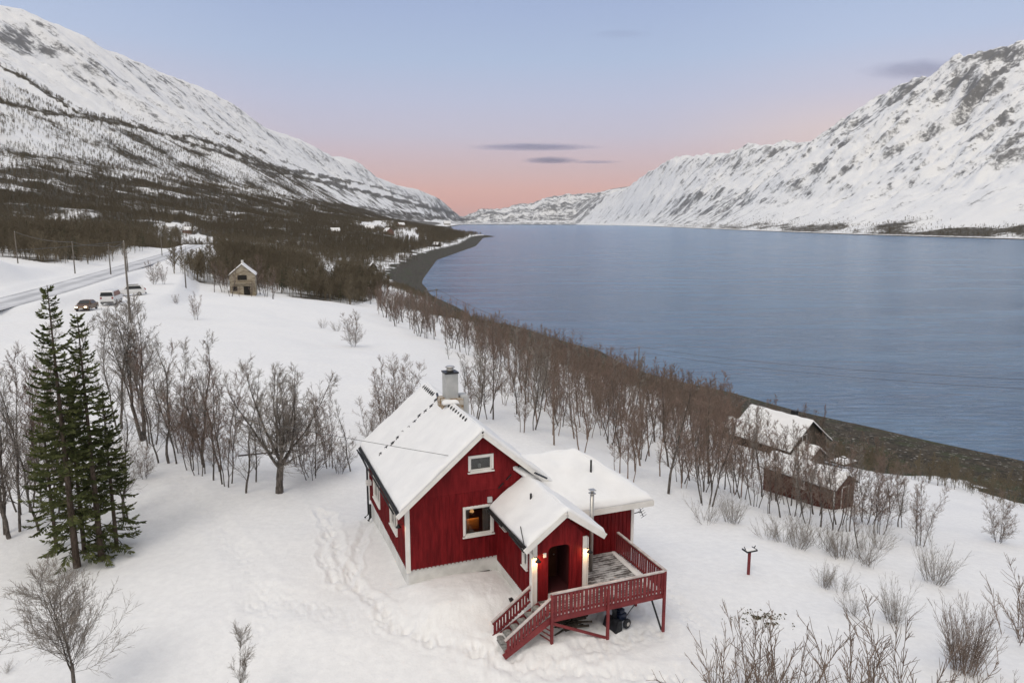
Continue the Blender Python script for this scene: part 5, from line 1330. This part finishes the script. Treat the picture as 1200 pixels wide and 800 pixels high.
# weathered two-storey house at the wood's edge
x, y, z = ground_px(287, 343)
OH = thing('abandoned_house', (x, y, z), 'weathered yellow-brown wooden house with a bare gable at the edge of the wood', 'house', math.radians(-73), None, .98)
OW = 5.6
shell(OH, 6.5, OW, 4.6, 7.0, M_old, .25, base=-1.0, off=(0, -OW / 2))
M_gap = plain('dark_opening', (.02, .018, .015), .9)
m = MB()
m = MB(); m.box(6.53, 6.58, -1.0, 1.0, 3.5, 4.6); m.build('window', M_gap, OH)
m = MB(); m.box(6.53, 6.58, -2.2, -1.2, 1.0, 2.0); m.build('window', M_gap, OH); m = MB(); m.box(6.53, 6.58, .2, 1.6, .0, 2.0); m.build('door', M_gap, OH)
m = MB(); m.box(6.6, 7.3, -2.4, 2.4, 2.75, 2.9); m.bar((7.2, -2.3, .0), (7.2, -2.3, 2.75), .1, .1); m.bar((7.2, 2.3, .0), (7.2, 2.3, 2.75), .1, .1); m.build('balcony', M_old, OH)
m = MB(); m.box(2.6, 3.1, -.25, .25, 6.5, 7.9); m.build('chimney', M_found, OH)
for k, (px, py, hh) in enumerate([(270,347,36),(295,347,20),(305,345,40),(261,343,36),(281,349,14),(312,348,34),(251,343,30),(300,343,44),(320,350,36)]):
    px_tree(px, py, hh, ('f', k % 4), 'bare birch pressing against the weathered yellow-brown house', 'birches round the weathered house', rz=k)
# small far houses
def far_house(px, py, wpx, col_, label, rz=0, hh=1.0, cat='house', depth=1.2, nmm='house'):
    x, y, z = ground_px(px, py); d = y; Wm = wpx * d / F; o = thing(nmm, (x, y, z), label, cat, rz)
    shell(o, Wm * depth, Wm, Wm * .42 * hh, Wm * .85 * hh, col_, Wm * .07, base=-Wm * .3, off=(-Wm * depth / 2, -Wm / 2))
    window(o, (-Wm*depth/2, -Wm/2, 0), X, Wm * .3, Wm * .5, Wm * .1, Wm * .28, dark=True); return o
M_fw = noisemat('far_white_wall', (.5, .48, .45), (.6, .58, .55), 1); M_fr = noisemat('far_red_wall', (.22, .12, .10), (.30, .17, .14), 1)
far_house(219, 273, 8, M_fr, 'pink-red farmhouse with snowy roof at the road bend above the wood', .5)
far_house(200, 269, 9, M_fw, 'pale barn with snowy roof left of the pink-red farmhouse', .9, .9)
far_house(437, 317, 9, M_cabin, 'small dark cabin with a snowy roof in the scrub by the shore', -1.3, 1.2)
far_house(393, 274, 8, M_fw, 'pale cottage with snowy roof in the far wood, left of the settlement', .4)
far_house(433, 271, 8, M_fw, 'white far cottage in the settlement beneath the mountainside', .3)
far_house(455, 275, 9, M_fr, 'reddish far cottage among the trees of the settlement', -1.0)
far_house(512, 289, 6, M_cabin, 'tiny boathouse beside the bay where the dark beach bends', -.6)
far_house(524, 264, 6, M_fw, 'tiny white house at the far end of the settlement', .2)
far_house(470, 266, 6, M_fr, 'tiny red house between the settlement and the far snowfield', .7)
# ================================================================== road
rc = ROADC; keep_ = [p for p in rc]; V, Fq = [], []
hwid = 3.4; P_ = np.array(keep_); T_dir = np.gradient(P_[:, :2], axis=0); T_dir /= np.linalg.norm(T_dir, axis=1)[:, None]
Nn = np.stack([-T_dir[:, 1], T_dir[:, 0]], 1); cols = np.linspace(-hwid, hwid, 9)
for i in range(len(P_)):
    for c_ in cols: V.append((P_[i, 0] + Nn[i, 0] * c_, P_[i, 1] + Nn[i, 1] * c_, 0))
V = np.array(V); V[:, 2] = np.repeat(P_[:, 2], 9) + .10 + np.tile(-.012 * cols ** 2 * .4, len(P_))
for i in range(len(P_) - 1):
    for j in range(8): q = i * 9 + j; Fq.append((q, q + 1, q + 10, q + 9))
rm, nt, B = new_mat('packed_snow_road'); P = TC(nt); uv = ATTR(nt, 'across')
n = NOISE(nt, P, .25, 6, .65)
wheel = MATH(nt, 'ADD', MATH(nt, 'MULTIPLY', MATH(nt, 'COSINE', MATH(nt, 'MULTIPLY', uv, 1.8)), .13), n)
nt.links.new(MIX(nt, RAMP(nt, wheel, .25, .8), (.72, .72, .73), (.40, .40, .41)), B.inputs['Base Color']); B.inputs['Roughness'].default_value = .6
me = mesh_np('road', V, np.array(Fq), rm, True); at_ = me.attributes.new('across', 'FLOAT', 'POINT'); at_.data.foreach_set('value', np.tile(cols, len(P_)).astype(np.float32))
ro = bpy.data.objects.new('road', me); col.objects.link(ro); ro['kind'] = 'structure'
# ================================================================== vehicles
def car(name, px, py, rz, paint, label, cat, kind='sedan', lights=False, vs=1):
    x, y, z = ground_px(px, py); C = thing(name, (x, y, z + .02), label, cat, rz, None, vs)
    if kind == 'sedan':
        side = [(-2.2,.45),(-2.25,.75),(-2.1,.95),(-1.5,1.0),(-.95,1.42),(.45,1.45),(1.15,.98),(2.0,.85),(2.25,.68),(2.25,.4),(2.15,.25),(-2.1,.25)]; w0 = .87; belt = .95; cab = (-1.35, 1.0, 1.42)
    elif kind == 'van':
        side = [(-2.45,.4),(-2.5,1.0),(-2.38,1.85),(-2.1,1.97),(1.1,1.97),(1.75,1.25),(2.4,1.05),(2.5,.75),(2.5,.35),(2.4,.25),(-2.4,.25)]; w0 = .95; belt = 1.2; cab = (-2.3, 1.6, 1.9)
    else:
        side = [(-2.3,.5),(-2.35,1.0),(-2.2,1.1),(-1.95,1.7),(-1.6,1.78),(.35,1.76),(1.0,1.15),(2.1,1.05),(2.3,.85),(2.32,.45),(2.2,.35),(-2.2,.35)]; w0 = .92; belt = 1.1; cab = (-2.0, .8, 1.74)
    def ww(zz): return w0 * (1 if zz < belt else 1 - .24 * (zz - belt) / (side[4][1] - belt + .01) * .8)
    m = MB(); rings = []
    for s_ in (-1, -.55, .55, 1): rings.append([(px_, s_ * ww(pz_) * (1 if abs(s_) == 1 else 1), pz_ + (.03 if abs(s_) < 1 and pz_ > belt else 0)) for px_, pz_ in side])
    m.loft(rings, False); m.build('body', paint, C, bevel=.05)
    # glass: side windows, screens
    tz = max(p_[1] for p_ in side); x0, x1 = cab[0], cab[1]
    for s_ in (-1, 1):
        m = MB(); yb, yt = s_ * (ww(belt) + .012), s_ * (ww(tz - .12) + .012)
        m.poly([(x0 + .15, yb, belt + .04), (x1 - .05, yb, belt + .04), (x1 - .5, yt, tz - .12), (x0 + .45, yt, tz - .12)]); m.build('side_window', M_glassd, C)
    i = max(range(len(side)), key=lambda k_: side[k_][1] + side[k_][0] * .01)
    a1, b1_ = Vector((side[i][0], 0, side[i][1])), Vector((side[i+1][0], 0, side[i+1][1])); nrm = (b1_ - a1).cross(Vector((0,1,0))).normalized(); nrm = nrm if nrm.x > 0 else -nrm
    m = MB(); p_, q_ = a1.lerp(b1_, .1) + nrm * .05, a1.lerp(b1_, .92) + nrm * .05; wt, wb = ww(p_.z) - .1, ww(q_.z) - .08
    m.poly([(p_.x, -wt, p_.z), (p_.x, wt, p_.z), (q_.x, wb, q_.z), (q_.x, -wb, q_.z)]); m.build('windscreen', M_glassd, C)
    j = i - 1
    while side[j][1] > tz - .14: j -= 1
    a1, b1_ = Vector((side[j+1][0], 0, side[j+1][1])), Vector((side[j][0], 0, side[j][1]))
    nrm = (b1_ - a1).cross(Vector((0,1,0))).normalized(); nrm = nrm if nrm.x < 0 else -nrm
    t0, t1 = (.08, .9) if kind == 'sedan' else (.1, .75)
    if kind == 'van': a1, b1_ = Vector((-2.38, 0, 1.85)), Vector((-2.5, 0, 1.0)); t0, t1 = .06, .66; nrm = Vector((-1, 0, .1))
    m = MB(); p_, q_ = a1.lerp(b1_, t0) + nrm * .05, a1.lerp(b1_, t1) + nrm * .05; wt, wb = ww(p_.z) - .12, ww(q_.z) - .1
    m.poly([(p_.x, -wt, p_.z), (p_.x, wt, p_.z), (q_.x, wb, q_.z), (q_.x, -wb, q_.z)]); m.build('rear_window', M_glassd, C)
    for xw in (-1.4, 1.42):
        for s_ in (-1, 1):
            w_ = MB().tube([(xw, s_ * (w0 - .2), .33), (xw, s_ * (w0 + .03), .33)], .33, 16).build('wheel', M_blk, C, bevel=.03)
            MB().tube([(xw, s_ * (w0 + .031), .33), (xw, s_ * (w0 + .05), .33)], .19, 12).build('rim', M_steel, w_)
    fz = .68 if kind == 'sedan' else .78
    for s_ in (-1, 1):
        MB().box(2.17, 2.32, s_ * .6 - .17, s_ * .6 + .17, fz - .08, fz + .07).build('headlight', plain('headlamp', (.8,.8,.75), .2, emit=(1, .82, .55), es=5) if lights else plain('headlamp_off', (.5,.5,.5), .2), C, bevel=.02)
        zt = (.75, .85) if kind == 'sedan' else (.9, 1.15)
        MB().box(-2.42 if kind != 'van' else -2.53, -2.2, s_ * .72 - .1, s_ * .72 + .1, *zt).build('tail_light', plain('tail_lamp', (.25,.01,.01), .3), C, bevel=.02)
    MB().box(2.2, 2.36, -.75, .75, .3, .45).build('bumper', M_blk, C, bevel=.02); MB().box(-2.5 if kind != 'van' else -2.56, -2.3, -.8, .8, .32, .48).build('bumper', M_blk, C, bevel=.02)
    MB().box(2.361, 2.375, -.26, .26, .42, .53).build('number_plate', M_white, C)
    for s_ in (-1, 1): MB().box(x1 - .35, x1 - .2, s_ * (w0 + .02) - .08, s_ * (w0 + .02) + .08, belt + .02, belt + .15).build('mirror', paint, C, bevel=.02)
    return C
M_brown = plain('bronze_car_paint', (.14, .085, .05), .35, .3); M_cw = plain('white_car_paint', (.72, .72, .72), .35)
car('sedan_car', 102, 363, math.radians(-78), M_brown, 'bronze-brown saloon car with lit headlights parked on the snow', 'car', 'sedan', True, 1.0)
car('van', 131, 355, math.radians(106), M_cw, 'white van seen from behind, parked right of the bronze-brown car', 'van', 'van', False, 1.1)
car('suv_car', 152, 345, math.radians(-150), M_cw, 'white off-road car parked behind the power pole', 'car', 'suv', False, 1.05)
# ================================================================== poles and wires
M_pole = noisemat('old_pole_wood', (.12, .105, .09), (.22, .20, .175), 3, stretch=(4, 4, .4)); M_wire = plain('wire', (.10, .10, .10), .6)
poles = []
def pole(px, py, hpx, label, arm=0, rz=0, r=.13, grp=None):
    x, y, z = ground_px(px, py); d = y * math.cos(PIT) - (z - CZ) * math.sin(PIT); h = hpx * d / F / .985
    t = thing('power_pole', (x, y, z), label, 'power pole', rz, grp)
    MB().tube([(0, 0, -.5), (0, 0, h)], [r, r * .72], 10).build('pole', M_pole, t)
    if arm:
        MB().box(-arm / 2, arm / 2, -.06, .06, h - .55, h - .42).build('crossarm', M_pole, t)
    for k, xo in enumerate((-arm / 2 + .1, 0, arm / 2 - .1) if arm else (0,)):
        MB().tube([(xo, 0, h - .42 if arm else h), (xo, 0, h - .28 if arm else h + .1)], .05, 8).build('insulator', M_found, t)
    poles.append((x, y, z + h)); return t, Vector((x, y, z + h)), rz, arm
pa = pole(153, 376, 90, 'tall power pole beside the parked cars, closest to the viewer', 0, r=.15)
pb = pole(21, 308, 36, 'power pole leftmost behind the snow bank')
pc = pole(88, 320, 36, 'power pole behind the snow bank directly above the cars')
pd_ = pole(130, 322, 34, 'power pole at the wood edge left of the tall pole')
pe = pole(218, 337, 36, 'thin power pole on the snowfield left of the weathered house')
pf = pole(272, 343, 22, 'short thin pole just left of the weathered house')
pg = pole(150, 318, 24, 'short power pole along the road behind the tall pole')
ph = pole(190, 300, 20, 'small power pole beside the far part of the road')
p1 = pole(501, 378, 40, 'left pole of the pair with a crossbar in the shore wood', 0)
p2 = pole(512, 376, 38, 'right pole of the pair with a crossbar in the shore wood', 0)
p3 = pole(683, 432, 28, 'pole standing in the tree belt by the beach, left of its neighbour')
p4 = pole(748, 440, 34, 'pole near the water line in the tree belt, above the dense wood')
m = MB(); c1, c2 = p1[1], p2[1]; dd = (c2 - c1); dd.z = 0; dd.normalize(); m.bar(c1 - dd * 3 - Vector((0,0,.5)), c2 + dd * 2 - Vector((0,0,.5)), .15, .18); cb = m.build('crossbar', M_pole); cb['label'] = 'wooden crossbar carried by the pair of poles in the shore wood'; cb['category'] = 'crossbar'
def wire(p, q, sag, label, r=.012, n=14):
    p, q = Vector(p), Vector(q); pts = []
    for k in range(n + 1):
        t = k / n; v = p.lerp(q, t); v.z -= sag * 4 * t * (1 - t); pts.append(v)
    o = MB().tube(pts, r, 4).build('wire', M_wire); o['label'] = label; o['category'] = 'wire'
far_r = Vector((78, 45, 22))
wire(p4[1], far_r, 2.0, 'upper power line from the belt pole crossing above the grey-brown house', .02)
wire(p4[1] - Vector((0,0,1.0)), far_r - Vector((0,0,1.2)), 2.0, 'lower power line from the belt pole crossing above the grey-brown house', .02)
wire(p3[1], p4[1], .8, 'power line between the two poles of the tree belt', .03)
wire(p2[1], p3[1], 1.2, 'power line from the paired poles down to the tree belt', .04)
wire(pc[1], pb[1], .6, 'power line along the snow bank at the left', .04); wire(pc[1], pd_[1], .4, 'power line from the bank pole to the wood edge', .04)
wire(pd_[1], pa[1], .5, 'line running from the wood edge to the tall pole', .03)
gp = H.matrix_world
def hloc(a, b, c_): return Vector(hw(a, b, c_))
wire(pa[1], (-95, 62, 31), 1.5, 'line leaving the tall pole towards the lower left', .03)
wire((-62, 60, 27.5), hloc(2.1, -.42, 4.65), 1.2, 'service line running across the left roof slope to the gable', .011, 30)
# a rail fixed between the trees
a = ground_px(281, 560); b = ground_px(346, 556)
m = MB(); m.tube([(a[0], a[1], a[2] + 1.35), (b[0], b[1], b[2] + 1.5)], [.05, .04], 7); o = m.build('wooden_rail', M_bark); o['label'] = 'thin horizontal wooden rail hung between the trees left of the largest bare tree'; o['category'] = 'rail'
m = MB(); a = ground_px(345, 556); b = ground_px(414, 545); m.tube([(a[0], a[1], a[2] + 1.9), ((a[0]+b[0])/2, (a[1]+b[1])/2, (a[2]+b[2])/2 + 1.95), (b[0], b[1], b[2] + 1.7)], [.04, .035, .03], 6)
# bare mossy patch and pebbles in front
gx, gy, gz_ = ground_px(893, 725)
M_moss = noisemat('moss_and_twigs', (.045, .05, .02), (.13, .11, .07), 6)
R = random.Random(12); V, Fq = [], []
for k in range(900):
    rr_ = abs(R.gauss(0, .5)); a = R.uniform(0, 6.28); x = gx + math.cos(a) * rr_ * 1.3; y = gy + math.sin(a) * rr_ * .8
    if pnoise(x * 1.8, y * 1.8, 5) < -.02: continue
    z = T1(x, y); b = len(V); d = R.uniform(0, 6.28); l = R.uniform(.03, .09); e = R.uniform(.01, .03)
    V += [(x, y, z - .01), (x + math.cos(d) * l, y + math.sin(d) * l, z + R.uniform(.0, .05)), (x + math.cos(d) * l * .6 + e, y + math.sin(d) * l * .6 + e, z + .05), (x + e, y - e, z + .04)]; Fq.append((b, b + 1, b + 2, b + 3))
o = bpy.data.objects.new('moss', mesh_np('moss', np.array(V), np.array(Fq), M_moss)); col.objects.link(o); o['kind'] = 'stuff'; o['label'] = 'mossy heather patch poking through the snow'; o['category'] = 'ground cover'
# ================================================================== clouds: lens-shaped, soft
def cloud(px, py, wpx, hpx, dist, label, dens_, seed):
    r = ray(px, py); s = dist / r[1]; m = MB(); w_ = wpx * dist / F / 2; h_ = hpx * dist / F / 2
    bmesh.ops.create_icosphere(m.bm, subdivisions=4, radius=1)
    mt = bpy.data.materials.new('cloud_vapour'); mt.use_nodes = True; nt = mt.node_tree; nt.nodes.clear(); P = TC(nt)
    ln = NN(nt, 'ShaderNodeVectorMath', {0: P}, operation='LENGTH').outputs['Value']
    n = NOISE(nt, SCALE(nt, P, (2.2 + seed * .1, 2.2, 1.3)), 1.3, 5, .6)
    d = MATH(nt, 'MULTIPLY', RAMP(nt, MATH(nt, 'ADD', ln, MATH(nt, 'MULTIPLY', MATH(nt, 'SUBTRACT', n, .5), .9)), 1.0, .15), dens_)
    pv = NN(nt, 'ShaderNodeVolumePrincipled', {'Color': (.42, .50, .74, 1), 'Density': d, 'Anisotropy': .3}); out = NN(nt, 'ShaderNodeOutputMaterial'); nt.links.new(pv.outputs[0], out.inputs['Volume'])
    o = m.build('cloud', mt); o.location = (r[0] * s, dist, CZ + r[2] * s); o.scale = (w_, w_ * .5, h_); o['kind'] = 'stuff'; o['label'] = label; o['category'] = 'cloud'
cloud(626, 172.5, 180, 6.5, 15000, 'long thin grey cloud above the far end of the fjord', .0024, 1)
cloud(646, 188, 80, 9.5, 15000, 'short darker cloud just under the long thin one', .0040, 2)
cloud(698, 190, 74, 4.5, 15000, 'faint streak of cloud right of the short darker one', .0022, 3)
cloud(1080, 82, 160, 24, 14000, 'flat grey cloud touching the right mountain summit', .0011, 4)
cloud(728, 40, 90, 9, 14000, 'faint small cloud high in the middle of the sky', .0006, 5)

# ================================================================== air
m = MB(); m.box(-4200, 7000, -900, 13700, -14, 1000)
hm = bpy.data.materials.new('thin_air'); hm.use_nodes = True; nt = hm.node_tree; nt.nodes.clear()
pv = NN(nt, 'ShaderNodeVolumePrincipled', {'Color': (.80, .84, .92, 1), 'Density': .000026, 'Anisotropy': .1}); out = NN(nt, 'ShaderNodeOutputMaterial'); nt.links.new(pv.outputs[0], out.inputs['Volume'])
hz = m.build('haze', hm); hz['kind'] = 'stuff'; hz['label'] = 'thin cold air that pales the far mountains'; hz['category'] = 'haze'
